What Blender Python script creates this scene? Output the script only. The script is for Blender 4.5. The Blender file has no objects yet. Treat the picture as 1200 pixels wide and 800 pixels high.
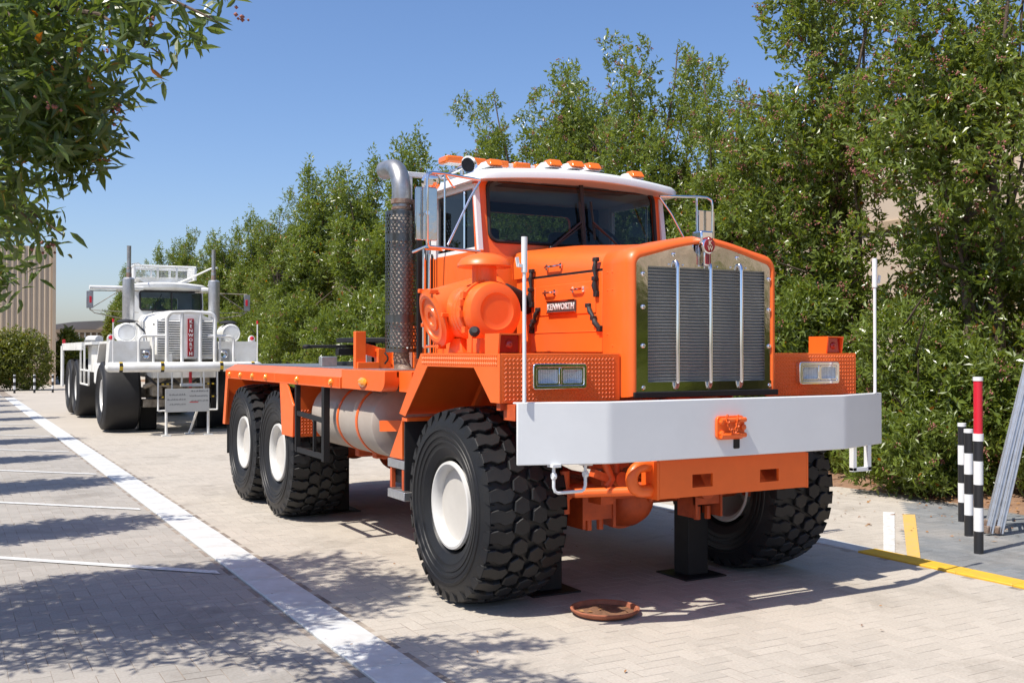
import bpy, bmesh, math, random
import numpy as np
from mathutils import Vector, Matrix
from mathutils.kdtree import KDTree
random.seed(7)
R = math.radians
S = bpy.context.scene
col = S.collection
# ------------------------------------------------------------------ camera
CAMH = 1.76
th = math.atan(665/1210.); pit = math.atan(12/1210.)
cd = bpy.data.cameras.new("camera"); cam = bpy.data.objects.new("camera", cd); col.objects.link(cam)
cam.location = (0, 0, CAMH); cam.rotation_euler = (math.pi/2+pit, 0, -th)
cd.sensor_width = 36; cd.lens = 36*1210/1200.; cd.clip_end = 3000; cd.clip_start = .05
S.camera = cam
S.render.resolution_x = 1024; S.render.resolution_y = 682
# ------------------------------------------------------------------ sky, sun, exposure
SUN_EL = R(58); SUN_AZ = (-1.0, -0.16)          # horizontal direction towards the sun
w = bpy.data.worlds.new("World"); S.world = w; w.use_nodes = True
nt = w.node_tree; bg = nt.nodes["Background"]
sky = nt.nodes.new("ShaderNodeTexSky"); sky.sky_type = 'NISHITA'; sky.sun_disc = False
sky.sun_elevation = SUN_EL; sky.sun_rotation = math.atan2(SUN_AZ[0], SUN_AZ[1])
sky.air_density = 1.0; sky.dust_density = 1.3; sky.ozone_density = 4.2; sky.altitude = 50
tin = nt.nodes.new('ShaderNodeMix'); tin.data_type = 'RGBA'; tin.blend_type = 'MULTIPLY'; tin.inputs[0].default_value = 1; tin.inputs[7].default_value = (1.0, .945, 1.0, 1); hsv = nt.nodes.new('ShaderNodeHueSaturation'); hsv.inputs['Saturation'].default_value = 1.1; nt.links.new(sky.outputs[0], hsv.inputs['Color']); nt.links.new(hsv.outputs[0], tin.inputs[6]); nt.links.new(tin.outputs[2], bg.inputs[0]); bg.inputs[1].default_value = .125
sl = bpy.data.lights.new("sun", 'SUN'); sl.energy = 4.6; sl.angle = R(.53); sl.color = (1, .94, .845)
so = bpy.data.objects.new("sun", sl); col.objects.link(so)
hz = math.hypot(*SUN_AZ)
sd = Vector((SUN_AZ[0]/hz*math.cos(SUN_EL), SUN_AZ[1]/hz*math.cos(SUN_EL), math.sin(SUN_EL)))
so.rotation_euler = sd.to_track_quat('Z', 'Y').to_euler(); so.location = (-20, 0, 30)
S.view_settings.view_transform = 'Standard'; S.view_settings.look = 'None'
S.view_settings.exposure = 0.42; S.view_settings.gamma = 1
S.render.engine = 'CYCLES'
S.cycles.max_bounces = 8; S.cycles.transparent_max_bounces = 12
# ------------------------------------------------------------------ materials
MATS = {}
def mat(name, c, rough=.5, metal=0, coat=0, spec=.5, nz=(0, 0), bump=(0, 0), c2=None, attr=None, trans=0):
    m = bpy.data.materials.new(name); m.use_nodes = True; t = m.node_tree; n = t.nodes; L = t.links
    p = n["Principled BSDF"]
    p.inputs["Base Color"].default_value = (*c, 1); p.inputs["Roughness"].default_value = rough
    p.inputs["Metallic"].default_value = metal; p.inputs["Specular IOR Level"].default_value = spec
    if coat: p.inputs["Coat Weight"].default_value = coat; p.inputs["Coat Roughness"].default_value = .08
    tc = n.new("ShaderNodeTexCoord")
    if nz[1]:
        q = n.new("ShaderNodeTexNoise"); q.inputs["Scale"].default_value = nz[0]; q.inputs["Detail"].default_value = 8
        q.inputs["Roughness"].default_value = .65
        L.new(tc.outputs["Object"], q.inputs["Vector"])
        r = n.new("ShaderNodeValToRGB"); r.color_ramp.elements[0].position = .35; r.color_ramp.elements[1].position = .7
        d = c2 or tuple(v*(1-nz[1]) for v in c)
        r.color_ramp.elements[0].color = (*d, 1); r.color_ramp.elements[1].color = (*c, 1)
        L.new(q.outputs["Fac"], r.inputs[0]); L.new(r.outputs[0], p.inputs["Base Color"])
        mr = n.new("ShaderNodeMapRange"); mr.inputs[3].default_value = rough+.12; mr.inputs[4].default_value = max(.02, rough-.06)
        L.new(q.outputs["Fac"], mr.inputs[0]); L.new(mr.outputs[0], p.inputs["Roughness"])
    if bump[1]:
        q = n.new("ShaderNodeTexNoise"); q.inputs["Scale"].default_value = bump[0]; q.inputs["Detail"].default_value = 6
        L.new(tc.outputs["Object"], q.inputs["Vector"])
        b = n.new("ShaderNodeBump"); b.inputs["Strength"].default_value = bump[1]; b.inputs["Distance"].default_value = .01
        L.new(q.outputs["Fac"], b.inputs["Height"]); L.new(b.outputs[0], p.inputs["Normal"])
    MATS[name] = m; return m
ORG = mat('orange_paint', (.92, .15, .018), .38, coat=.12, nz=(2.2, .14), bump=(1.1, .05))
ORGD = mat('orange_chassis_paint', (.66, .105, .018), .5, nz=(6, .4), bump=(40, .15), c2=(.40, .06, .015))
WHT = mat('white_paint', (.78, .80, .80), .3, coat=.2, nz=(1.5, .07), bump=(.8, .04))
WTR = mat('white_truck_paint', (.84, .85, .84), .42, nz=(3, .16), c2=(.66, .65, .60), bump=(3, .05))
GRIME = mat('grimy_beige_metal', (.42, .38, .31), .75, nz=(7, .5), bump=(30, .3), c2=(.16, .13, .1))
RIML = mat('rim_lip_paint', (.66, .65, .62), .32, coat=.2, nz=(4, .12))
RIMW = mat('rim_paint', (.58, .55, .50), .38, coat=.2, nz=(4, .12))
RUB = mat('tyre_rubber', (.0085, .0095, .0125), .44, nz=(3.2, .35), c2=(.017, .0168, .0168), bump=(90, .12), spec=.36)
RUBW = mat('worn_rubber', (.012, .012, .014), .55, nz=(3, .3), bump=(60, .15))
BLK = mat('black_paint', (.006, .006, .007), .6, nz=(9, .3))
BLKR = mat('black_rubber', (.016, .016, .017), .62, bump=(50, .1))
BADGE = mat('badge_field', (.11, .11, .11), .35, .5)
BUMP = mat('bumper_paint', (.74, .765, .77), .34, coat=.15, nz=(2.5, .06), bump=(3, .04))
SILV = mat('cast_silver', (.74, .74, .72), .4, .2)
REFL = mat('lamp_reflector', (.88, .87, .85), .42, .55, bump=(14, .5))
CHR = mat('chrome', (.82, .83, .84), .09, 1, bump=(5, .02))
STL = mat('polished_steel', (.66, .62, .57), .08, 1, bump=(2.6, .3))
GAL = mat('galvanised_pipe', (.50, .50, .49), .38, .85, nz=(12, .35))
MUF = mat('muffler_skin', (.62, .56, .50), .6, .2, nz=(6, .2))
ALU = mat('aluminium', (.60, .61, .62), .36, .8, nz=(14, .25))
SHLD = mat('heat_shield_metal', (.17, .18, .178), .30, .9, nz=(6, .3))
RUST = mat('rusty_pipe', (.33, .27, .22), .65, .3, nz=(18, .6), c2=(.16, .09, .06), bump=(60, .3))
TANK = mat('tank_aluminium', (.50, .45, .39), .38, .08, nz=(2.5, .2), c2=(.41, .35, .30))
AMB = mat('amber_lens', (.95, .30, .02), .12, coat=.6)
AMB2 = mat('orange_lens', (.88, .17, .008), .18, coat=.4)
REDL = mat('red_lens', (.30, .012, .01), .15, coat=.5)
REDP = mat('red_enamel', (.33, .01, .02), .25, coat=.4)
REDPL = mat('red_plastic', (.62, .02, .04), .35)
YEL = mat('yellow_paint', (.75, .50, .02), .6, nz=(9, .25))
WPL = mat('white_plastic', (.80, .81, .81), .35, nz=(6, .05))
BPL = mat('black_plastic', (.02, .021, .024), .4)
RADM = mat('radiator_fins', (.33, .35, .35), .38, .35, nz=(60, .3))
INT = mat('cab_interior', (.03, .036, .055), .7)
INTL = mat('cab_headliner', (.25, .25, .26), .8)
TERR = mat('terracotta', (.40, .135, .07), .75, nz=(14, .3), bump=(50, .2))
DIRT = mat('dish_dirt', (.24, .12, .065), .9, nz=(25, .45), bump=(50, .5))
SIGN = mat('sign_board', (.42, .43, .42), .45, nz=(3, .1))
INK = mat('print_ink', (.06, .06, .06), .6)
REDI = mat('red_ink', (.5, .03, .03), .6)
BARK = mat('tree_bark', (.16, .115, .08), .9, nz=(20, .5), bump=(25, .8))
FRUIT = mat('tree_fruit', (.34, .13, .11), .75, nz=(5, .5), c2=(.20, .08, .05))
SOIL = mat('garden_soil', (.30, .185, .115), .95, nz=(4, .45), bump=(30, .8), c2=(.20, .11, .065))
LITTER = mat('dry_leaf', (.42, .22, .07), .7, nz=(3, .6), c2=(.20, .09, .04))

def glass(name, tint, rough=.02, refl=1.0):
    m = bpy.data.materials.new(name); m.use_nodes = True; t = m.node_tree; n = t.nodes; L = t.links
    n.remove(n["Principled BSDF"]); o = n["Material Output"]
    fr = n.new("ShaderNodeFresnel"); ge = n.new('ShaderNodeNewGeometry'); mr = n.new('ShaderNodeMapRange'); mr.inputs[3].default_value = 1.5; mr.inputs[4].default_value = 1/1.5; L.new(ge.outputs['Backfacing'], mr.inputs[0]); L.new(mr.outputs[0], fr.inputs[0])
    tr = n.new("ShaderNodeBsdfTransparent"); tr.inputs[0].default_value = (*tint, 1)
    gl = n.new("ShaderNodeBsdfGlossy"); gl.inputs["Roughness"].default_value = rough
    mu = n.new("ShaderNodeMath"); mu.operation = 'MULTIPLY'; mu.inputs[1].default_value = refl
    mx = n.new("ShaderNodeMixShader")
    L.new(fr.outputs[0], mu.inputs[0]); L.new(mu.outputs[0], mx.inputs[0]); L.new(tr.outputs[0], mx.inputs[1]); L.new(gl.outputs[0], mx.inputs[2]); L.new(mx.outputs[0], o.inputs[0])
    return m
GLS = glass('windscreen_glass', (.42, .50, .56), refl=.8); GLD = glass('door_glass', (.32, .38, .38)); GLC = glass('lamp_glass', (.92, .94, .96))

def leafmat(name, c1, c2, c3, tr=.32, rough=.42):
    m = bpy.data.materials.new(name); m.use_nodes = True; t = m.node_tree; n = t.nodes; L = t.links
    p = n["Principled BSDF"]; o = n["Material Output"]
    a = n.new("ShaderNodeAttribute"); a.attribute_name = "rnd"
    r = n.new("ShaderNodeValToRGB"); r.color_ramp.elements[0].color = (*c1, 1); r.color_ramp.elements[1].color = (*c3, 1)
    e = r.color_ramp.elements.new(.55); e.color = (*c2, 1)
    e = r.color_ramp.elements.new(.985); e.color = (*c3, 1); r.color_ramp.elements[3].color = (.32, .15, .03, 1)
    L.new(a.outputs["Fac"], r.inputs[0]); L.new(r.outputs[0], p.inputs["Base Color"])
    p.inputs["Roughness"].default_value = rough; p.inputs["Specular IOR Level"].default_value = .7
    td = n.new("ShaderNodeBsdfTranslucent"); mx = n.new("ShaderNodeMixShader"); mx.inputs[0].default_value = tr
    hs = n.new("ShaderNodeHueSaturation"); hs.inputs["Hue"].default_value = .475; hs.inputs["Saturation"].default_value = 1.15; hs.inputs["Value"].default_value = 1.5
    L.new(r.outputs[0], hs.inputs["Color"]); L.new(hs.outputs[0], td.inputs[0])
    L.new(p.outputs[0], mx.inputs[1]); L.new(td.outputs[0], mx.inputs[2]); L.new(mx.outputs[0], o.inputs[0])
    return m
LEAF = leafmat('hedge_tree_leaf', (.095, .142, .024), (.165, .225, .040), (.25, .31, .085), .42, .31)
LEAFD = leafmat('overhanging_leaf', (.055, .095, .022), (.095, .15, .032), (.14, .195, .05), .42, .34)
LEAFB = leafmat('clipped_hedge_leaf', (.10, .125, .018), (.17, .20, .03), (.23, .25, .05))

def pavermat(name, ca, cb, sand):
    m = bpy.data.materials.new(name); m.use_nodes = True; t = m.node_tree; n = t.nodes; L = t.links
    p = n["Principled BSDF"]; p.inputs["Roughness"].default_value = .85; p.inputs["Specular IOR Level"].default_value = .3
    a = n.new("ShaderNodeAttribute"); a.attribute_name = "rnd"
    g = n.new("ShaderNodeNewGeometry")
    r = n.new("ShaderNodeMix"); r.data_type = 'RGBA'; r.inputs[6].default_value = (*ca, 1); r.inputs[7].default_value = (*cb, 1)
    L.new(a.outputs["Fac"], r.inputs[0])
    q = n.new("ShaderNodeTexNoise"); q.inputs["Scale"].default_value = .55; q.inputs["Detail"].default_value = 9; q.inputs["Roughness"].default_value = .62
    L.new(g.outputs["Position"], q.inputs["Vector"])
    rr = n.new("ShaderNodeValToRGB"); rr.color_ramp.elements[0].position = .40; rr.color_ramp.elements[1].position = .68
    L.new(q.outputs["Fac"], rr.inputs[0])
    m2 = n.new("ShaderNodeMix"); m2.data_type = 'RGBA'; m2.inputs[7].default_value = (*sand, 1)
    mu = n.new("ShaderNodeMath"); mu.operation = 'MULTIPLY'; mu.inputs[1].default_value = .6
    L.new(rr.outputs[0], mu.inputs[0]); L.new(mu.outputs[0], m2.inputs[0]); L.new(r.outputs[2], m2.inputs[6])
    q2 = n.new("ShaderNodeTexNoise"); q2.inputs["Scale"].default_value = 60; q2.inputs["Detail"].default_value = 4
    L.new(g.outputs["Position"], q2.inputs["Vector"])
    m3 = n.new("ShaderNodeMix"); m3.data_type = 'RGBA'; m3.blend_type = 'MULTIPLY'; m3.inputs[0].default_value = .5
    r3 = n.new("ShaderNodeValToRGB"); r3.color_ramp.elements[0].color = (.72, .70, .68, 1); r3.color_ramp.elements[0].position = .3; r3.color_ramp.elements[1].position = .6
    L.new(q2.outputs["Fac"], r3.inputs[0]); L.new(m2.outputs[2], m3.inputs[6]); L.new(r3.outputs[0], m3.inputs[7])
    q4 = n.new("ShaderNodeTexNoise"); q4.inputs["Scale"].default_value = 1.1; q4.inputs["Detail"].default_value = 11; q4.inputs["Roughness"].default_value = .7; q4.inputs["Distortion"].default_value = .6
    L.new(g.outputs["Position"], q4.inputs["Vector"]); r4 = n.new("ShaderNodeValToRGB"); r4.color_ramp.elements[0].position = .30; r4.color_ramp.elements[0].color = (.70, .68, .66, 1); r4.color_ramp.elements[1].position = .47
    L.new(q4.outputs["Fac"], r4.inputs[0]); m4 = n.new("ShaderNodeMix"); m4.data_type = 'RGBA'; m4.blend_type = 'MULTIPLY'; m4.inputs[0].default_value = .8
    L.new(m3.outputs[2], m4.inputs[6]); L.new(r4.outputs[0], m4.inputs[7]); L.new(m4.outputs[2], p.inputs["Base Color"])
    b = n.new("ShaderNodeBump"); b.inputs["Strength"].default_value = .25; b.inputs["Distance"].default_value = .004
    L.new(q2.outputs["Fac"], b.inputs["Height"]); L.new(b.outputs[0], p.inputs["Normal"])
    return m
PAVT = pavermat('tan_paver', (.415, .378, .325), (.48, .437, .376), (.50, .447, .378))
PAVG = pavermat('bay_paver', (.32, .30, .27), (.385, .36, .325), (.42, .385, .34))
PAVB = pavermat('blue_grey_paver', (.15, .17, .185), (.22, .235, .245), (.36, .32, .27))
SAND = mat('joint_sand', (.42, .36, .29), .95, nz=(2.3, .75), c2=(.15, .12, .10))
GRD = mat('far_paving', (.46, .415, .355), .9, nz=(.5, .12))
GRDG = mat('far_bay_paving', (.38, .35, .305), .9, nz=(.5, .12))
LINE = mat('road_line_paint', (.72, .74, .74), .6, nz=(16, .35), c2=(.52, .50, .46), bump=(40, .2))
KWH = mat('white_kerb_paint', (.66, .69, .70), .55, nz=(3, .22), c2=(.50, .49, .46), bump=(30, .2))
KYL = mat('yellow_kerb_paint', (.80, .47, .02), .55, nz=(7, .3), c2=(.62, .36, .05), bump=(30, .2))
YLN = mat('yellow_line_paint', (.72, .42, .07), .65, nz=(14, .35), c2=(.55, .38, .15), bump=(40, .2))
WALLM = mat('beige_wall', (.56, .46, .36), .85, nz=(.6, .12), bump=(30, .1))
WALLD = mat('tan_wall', (.40, .30, .20), .85, nz=(.6, .12))
CORR = mat('corrugated_sheet', (.56, .44, .31), .6, nz=(.8, .12), c2=(.50, .39, .27))
ROOFG = mat('grey_roof_sheet', (.27, .25, .24), .6, nz=(.5, .1)); ROOFS = mat('sand_roof_sheet', (.56, .45, .34), .7, nz=(.5, .1))
# ------------------------------------------------------------------ mesh builder
class MB:
    def __init__(s): s.v = []; s.f = []
    def add(s, vs, fs):
        o = len(s.v); s.v += [Vector(p) for p in vs]; s.f += [tuple(i+o for i in f) for f in fs]; return s
    def box(s, x0, x1, y0, y1, z0, z1):
        vs = [(x, y, z) for x in (x0, x1) for y in (y0, y1) for z in (z0, z1)]
        return s.add(vs, [(0, 1, 3, 2), (4, 6, 7, 5), (0, 4, 5, 1), (2, 3, 7, 6), (0, 2, 6, 4), (1, 5, 7, 3)])
    def obox(s, c, size, rot=None):
        a, b, d = (q/2 for q in size); m = (rot or Matrix()).to_3x3() if not isinstance(rot, Matrix) or True else rot
        vs = [Vector(c)+m@Vector((x, y, z)) for x in (-a, a) for y in (-b, b) for z in (-d, d)]
        return s.add(vs, [(0, 1, 3, 2), (4, 6, 7, 5), (0, 4, 5, 1), (2, 3, 7, 6), (0, 2, 6, 4), (1, 5, 7, 3)])
    def beam(s, p0, p1, a, b, up=(0, 0, 1)):
        p0 = Vector(p0); p1 = Vector(p1); d = (p1-p0).normalized(); u = Vector(up); sd = d.cross(u)
        if sd.length < 1e-4: sd = d.cross(Vector((0, 1, 0)))
        sd.normalize(); u = sd.cross(d)
        vs = [p+sd*i*a/2+u*j*b/2 for p in (p0, p1) for i, j in ((-1, -1), (1, -1), (1, 1), (-1, 1))]
        return s.add(vs, [(0, 1, 2, 3), (7, 6, 5, 4)]+[(i, i+4, (i+1) % 4+4, (i+1) % 4) for i in range(4)])
    def prism(s, poly, axis, a, b):
        def P(u, v, t): return {'x': (t, u, v), 'y': (u, t, v), 'z': (u, v, t)}[axis]
        n = len(poly); vs = [P(u, v, a) for u, v in poly]+[P(u, v, b) for u, v in poly]
        return s.add(vs, [tuple(range(n)), tuple(range(2*n-1, n-1, -1))]+[(i, i+n, (i+1) % n+n, (i+1) % n) for i in range(n)])
    def tube(s, path, r, n=12, caps=True, closed=False):
        path = [Vector(p) for p in path]; k = len(path); rs = r if isinstance(r, (list, tuple)) else [r]*k
        rings = []; prev = None
        for i, p in enumerate(path):
            if closed: d = path[(i+1) % k]-path[i-1]
            else: d = path[min(i+1, k-1)]-path[max(i-1, 0)]
            d.normalize()
            if prev is None:
                u = d.orthogonal().normalized()
            else:
                u = (prev-d*prev.dot(d)).normalized()
            prev = u; vv = d.cross(u)
            rings.append([p+(u*math.cos(2*math.pi*j/n)+vv*math.sin(2*math.pi*j/n))*rs[i] for j in range(n)])
        vs = [q for r_ in rings for q in r_]; fs = []
        for i in range(k if closed else k-1):
            i2 = (i+1) % k
            for j in range(n): fs.append((i*n+j, i*n+(j+1) % n, i2*n+(j+1) % n, i2*n+j))
        if caps and not closed: fs += [tuple(range(n-1, -1, -1)), tuple((k-1)*n+j for j in range(n))]
        return s.add(vs, fs)
    def cyl(s, p0, p1, r, r1=None, n=20): return s.tube([p0, p1], [r, r if r1 is None else r1], n)
    def lathe(s, prof, org, ax, n=32, closed=False):
        ax = Vector(ax).normalized(); u = ax.orthogonal().normalized(); v = ax.cross(u); org = Vector(org)
        vs = [org+ax*h+(u*math.cos(2*math.pi*j/n)+v*math.sin(2*math.pi*j/n))*r for r, h in prof for j in range(n)]
        k = len(prof); fs = []
        for i in range(k if closed else k-1):
            i2 = (i+1) % k
            for j in range(n): fs.append((i*n+j, i*n+(j+1) % n, i2*n+(j+1) % n, i2*n+j))
        if not closed:
            if prof[0][0] > 1e-5: fs.append(tuple(range(n-1, -1, -1)))
            if prof[-1][0] > 1e-5: fs.append(tuple((k-1)*n+j for j in range(n)))
        return s.add(vs, fs)
    def loft(s, loops, cap0=True, cap1=True, closed=True):
        n = len(loops[0]); vs = [p for l in loops for p in l]; fs = []
        for i in range(len(loops)-1):
            for j in range(n if closed else n-1): fs.append((i*n+j, i*n+(j+1) % n, (i+1)*n+(j+1) % n, (i+1)*n+j))
        if cap0: fs.append(tuple(range(n-1, -1, -1)))
        if cap1: fs.append(tuple((len(loops)-1)*n+j for j in range(n)))
        return s.add(vs, fs)
    def ball(s, c, r, n=10, sz=1):
        prof = [(max(1e-6, r*math.sin(math.pi*i/6)), -r*sz*math.cos(math.pi*i/6)) for i in range(7)]
        return s.lathe(prof, c, (0, 0, 1), n)
    def mirror(s, cx=4.62):
        m = MB(); m.v = [Vector((2*cx-p.x, p.y, p.z)) for p in s.v]; m.f = [tuple(reversed(f)) for f in s.f]; return m
    def xf(s, M):
        s.v = [M@p for p in s.v]; return s
    def comps(s):
        par = list(range(len(s.v)))
        def fd(a):
            while par[a] != a: par[a] = par[par[a]]; a = par[a]
            return a
        for f in s.f:
            for i in f[1:]: par[fd(i)] = fd(f[0])
        g = {}
        for f in s.f: g.setdefault(fd(f[0]), []).append(f)
        out = []
        for fs in g.values():
            ids = sorted({i for f in fs for i in f}); mp = {a: b for b, a in enumerate(ids)}
            m = MB(); m.v = [s.v[i] for i in ids]; m.f = [tuple(mp[i] for i in f) for f in fs]; out.append(m)
        # join pieces whose boxes touch
        bb = [([min(p[k] for p in m.v) for k in range(3)], [max(p[k] for p in m.v) for k in range(3)]) for m in out]
        ch = True
        while ch:
            ch = False
            for i in range(len(out)):
                for j in range(i+1, len(out)):
                    if all(bb[i][0][k]-.012 <= bb[j][1][k] and bb[j][0][k]-.012 <= bb[i][1][k] for k in range(3)):
                        out[i].add(out[j].v, out[j].f); bb[i] = ([min(bb[i][0][k], bb[j][0][k]) for k in range(3)], [max(bb[i][1][k], bb[j][1][k]) for k in range(3)])
                        del out[j]; del bb[j]; ch = True; break
                if ch: break
        return out
    def build(s, name, m, parent=None, bevel=0, **kw):
        if kw.get('kind') or len(s.v) > 3000 or name in NOSPLIT: return s.build1(name, m, parent, bevel, **kw)
        cs = s.comps()
        if len(cs) == 1: return s.build1(name, m, parent, bevel, **kw)
        if len(cs) > 30 or name in ('rivet', 'trim_bolts', 'printed_text', 'dead_leaves', 'tyre', 'pressed_panel'):
            kw['kind'] = 'stuff'; return s.build1(name, m, parent, bevel, **kw)
        os_ = [c.build1(name, m, parent, bevel, **kw) for c in cs]; return os_[0]
    def build1(s, name, m, parent=None, bevel=0, sharp=38, kind=None, label=None, loc=None, seg=2):
        org = Vector(loc) if loc is not None else wloc(parent)
        me = bpy.data.meshes.new(name); me.from_pydata([p-org for p in s.v], [], s.f)
        bm = bmesh.new(); bm.from_mesh(me); bmesh.ops.remove_doubles(bm, verts=bm.verts, dist=1e-5)
        bmesh.ops.recalc_face_normals(bm, faces=bm.faces); bm.to_mesh(me); bm.free()
        me.polygons.foreach_set('use_smooth', [True]*len(me.polygons)); me.set_sharp_from_angle(angle=R(sharp))
        me.materials.append(m)
        o = bpy.data.objects.new(name, me); col.objects.link(o)
        if parent: o.parent = parent; o.location = org-wloc(parent)
        else: o.location = org
        WL[o.name] = org
        if bevel:
            b = o.modifiers.new('bevel', 'BEVEL'); b.width = bevel; b.segments = seg; b.limit_method = 'ANGLE'; b.angle_limit = R(35)
        if kind: o['kind'] = kind
        if label: o['label'] = label
        return o
NOSPLIT = {'tyre', 'foliage', 'fruit', 'trunk', 'stems', 'twig'}
WL = {}
def wloc(o): return Vector((0, 0, 0)) if o is None else WL[o.name].copy()
def thing(name, loc, label, cat, group=None):
    o = bpy.data.objects.new(name, None); col.objects.link(o); o.location = loc; o.empty_display_size = .3
    o['label'] = label; o['category'] = cat
    if group: o['group'] = group
    WL[o.name] = Vector(loc); return o
def tag(o, label, cat, group=None):
    o['label'] = label; o['category'] = cat
    if group: o['group'] = group
    return o
def copytree(o, parent=None, mesh_only=False):
    c = o.copy(); col.objects.link(c); c.parent = parent
    WL[c.name] = WL[o.name].copy()
    for ch in o.children: copytree(ch, c)
    return c
def rrect(cx, cz, w, h, r, k=6):
    pts = []
    for (sx, sz, a0) in ((1, 1, 0), (-1, 1, 90), (-1, -1, 180), (1, -1, 270)):
        for i in range(k+1):
            a = R(a0+90*i/k); pts.append((cx+sx*(w/2-r)+r*math.cos(a), cz+sz*(h/2-r)+r*math.sin(a)))
    return pts
def ringplate(outer, inner, fn, t):
    """plate with a hole: outer and inner loops of equal count, fn(u,v,depth)->point"""
    m = MB(); n = len(outer)
    L = [[fn(*p, 0) for p in outer], [fn(*p, 0) for p in inner], [fn(*p, t) for p in inner], [fn(*p, t) for p in outer]]
    vs = [q for l in L for q in l]; fs = []
    for i in range(4):
        k = (i+1) % 4
        for j in range(n): fs.append((i*n+j, i*n+(j+1) % n, k*n+(j+1) % n, k*n+j))
    return m.add(vs, fs)
def arc(c, r, a0, a1, u, v, n=8):
    c = Vector(c); u = Vector(u); v = Vector(v)
    return [c+u*r*math.cos(R(a0+(a1-a0)*i/n))+v*r*math.sin(R(a0+(a1-a0)*i/n)) for i in range(n+1)]
def text(name, s, size, origin, xdir, ydir, m, parent, extrude=.003, align='CENTER', space=1.0, bold=0):
    cu = bpy.data.curves.new('t', 'FONT'); cu.body = s; cu.size = size; cu.extrude = extrude; cu.align_x = align; cu.align_y = 'CENTER'
    cu.space_character = space; cu.offset = bold; cu.resolution_u = 2
    to = bpy.data.objects.new('t', cu); col.objects.link(to); bpy.context.view_layer.update()
    me = bpy.data.meshes.new_from_object(to.evaluated_get(bpy.context.evaluated_depsgraph_get())); bpy.data.objects.remove(to)
    X = Vector(xdir).normalized(); Y = Vector(ydir).normalized(); Z = X.cross(Y)
    M = Matrix((X, Y, Z)).transposed().to_4x4(); me.transform(M); me.materials.clear(); me.materials.append(m); me.name = name
    o = bpy.data.objects.new(name, me); col.objects.link(o); o.parent = parent; o.location = Vector(origin)-wloc(parent); WL[o.name] = Vector(origin)
    return o
# fast mesh from numpy (quads/tris)
def npmesh(name, V, F, m, attr=None, smooth=False):
    me = bpy.data.meshes.new(name); nf, k = F.shape
    me.vertices.add(len(V)); me.vertices.foreach_set('co', V.astype(np.float32).ravel())
    me.loops.add(nf*k); me.loops.foreach_set('vertex_index', F.astype(np.int32).ravel())
    me.polygons.add(nf); me.polygons.foreach_set('loop_start', np.arange(0, nf*k, k, dtype=np.int32))
    me.update(calc_edges=True)
    if attr is not None:
        a = me.attributes.new('rnd', 'FLOAT', 'FACE'); a.data.foreach_set('value', attr.astype(np.float32))
    me.polygons.foreach_set('use_smooth', np.full(nf, bool(smooth)))
    me.materials.append(m); return me
def link(name, me, parent=None, loc=(0, 0, 0), kind=None):
    o = bpy.data.objects.new(name, me); col.objects.link(o); o.parent = parent; o.location = loc
    WL[o.name] = wloc(parent)+Vector(loc)
    if kind: o['kind'] = kind
    return o
# ================================================================== GROUND
YG = 24.0
gnd = MB(); gnd.add([(-400, -60, -.012), (400, -60, -.012), (400, 900, -.012), (-400, 900, -.012)], [(0, 1, 2, 3)])
gnd = gnd.build('ground', SAND, kind='structure', loc=(0, 0, 0))
far = MB()
far.add([(2.34, YG, -.002), (400, YG, -.002), (400, 900, -.002), (2.34, 900, -.002)], [(0, 1, 2, 3)])
far = far.build('far_pavement', GRD, kind='structure', loc=(0, 0, 0))
fb = MB(); fb.add([(-400, YG, -.002), (2.02, YG, -.002), (2.02, 900, -.002), (-400, 900, -.002)], [(0, 1, 2, 3)])
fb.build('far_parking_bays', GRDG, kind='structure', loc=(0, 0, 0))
def pavers(region, x0, x1, y0, y1, seed):
    """90 degree herringbone of bevelled blocks; region(cx,cy)->bool array"""
    W = .104; rng = np.random.default_rng(seed)
    I, J = np.meshgrid(np.arange(int(x0/W)-2, int(x1/W)+2), np.arange(int(y0/W)-2, int(y1/W)+2), indexing='ij')
    K = (I-J) % 4
    h = K == 0; v = K == 3
    cx = np.concatenate([(I[h]+1)*W, (I[v]+.5)*W]); cy = np.concatenate([(J[h]+.5)*W, (J[v]+1)*W])
    hx = np.concatenate([np.full(h.sum(), W), np.full(v.sum(), W/2)]); hy = np.concatenate([np.full(h.sum(), W/2), np.full(v.sum(), W)])
    ok = region(cx, cy) & (cx > x0) & (cx < x1) & (cy > y0) & (cy < y1)
    cx, cy, hx, hy = cx[ok], cy[ok], hx[ok], hy[ok]
    # clip to the straight edges of the region
    xl = np.maximum(cx-hx, x0); xh = np.minimum(cx+hx, x1); cx = (xl+xh)/2; hx = (xh-xl)/2
    n = len(cx); g = .0009+rng.random(n)**2*.0030; c = .0010
    z = rng.normal(0, .0004, n).clip(-.001, .001); tx = rng.normal(0, .0007, n); ty = rng.normal(0, .0007, n)
    sx = np.array([-1, 1, 1, -1]); sy = np.array([-1, -1, 1, 1])
    o = np.stack([cx[:, None]+sx*(hx-g)[:, None], cy[:, None]+sy*(hy-g)[:, None], np.full((n, 4), -.0022)], -1)
    tx_, ty_ = (hx-g-c)[:, None]*sx, (hy-g-c)[:, None]*sy
    t = np.stack([cx[:, None]+tx_, cy[:, None]+ty_, z[:, None]+tx_*tx[:, None]+ty_*ty[:, None]], -1)
    mo = o.copy(); mo[:, :, 2] = t[:, :, 2]-.0008
    V = np.concatenate([t, mo, o], 1)         # 12 verts
    f = [[0, 1, 2, 3]]+[[4+i, 4+(i+1) % 4, (i+1) % 4, i] for i in range(4)]+[[8+i, 8+(i+1) % 4, 4+(i+1) % 4, 4+i] for i in range(4)]
    return V, np.array(f), rng.random(n), cx, cy
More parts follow.
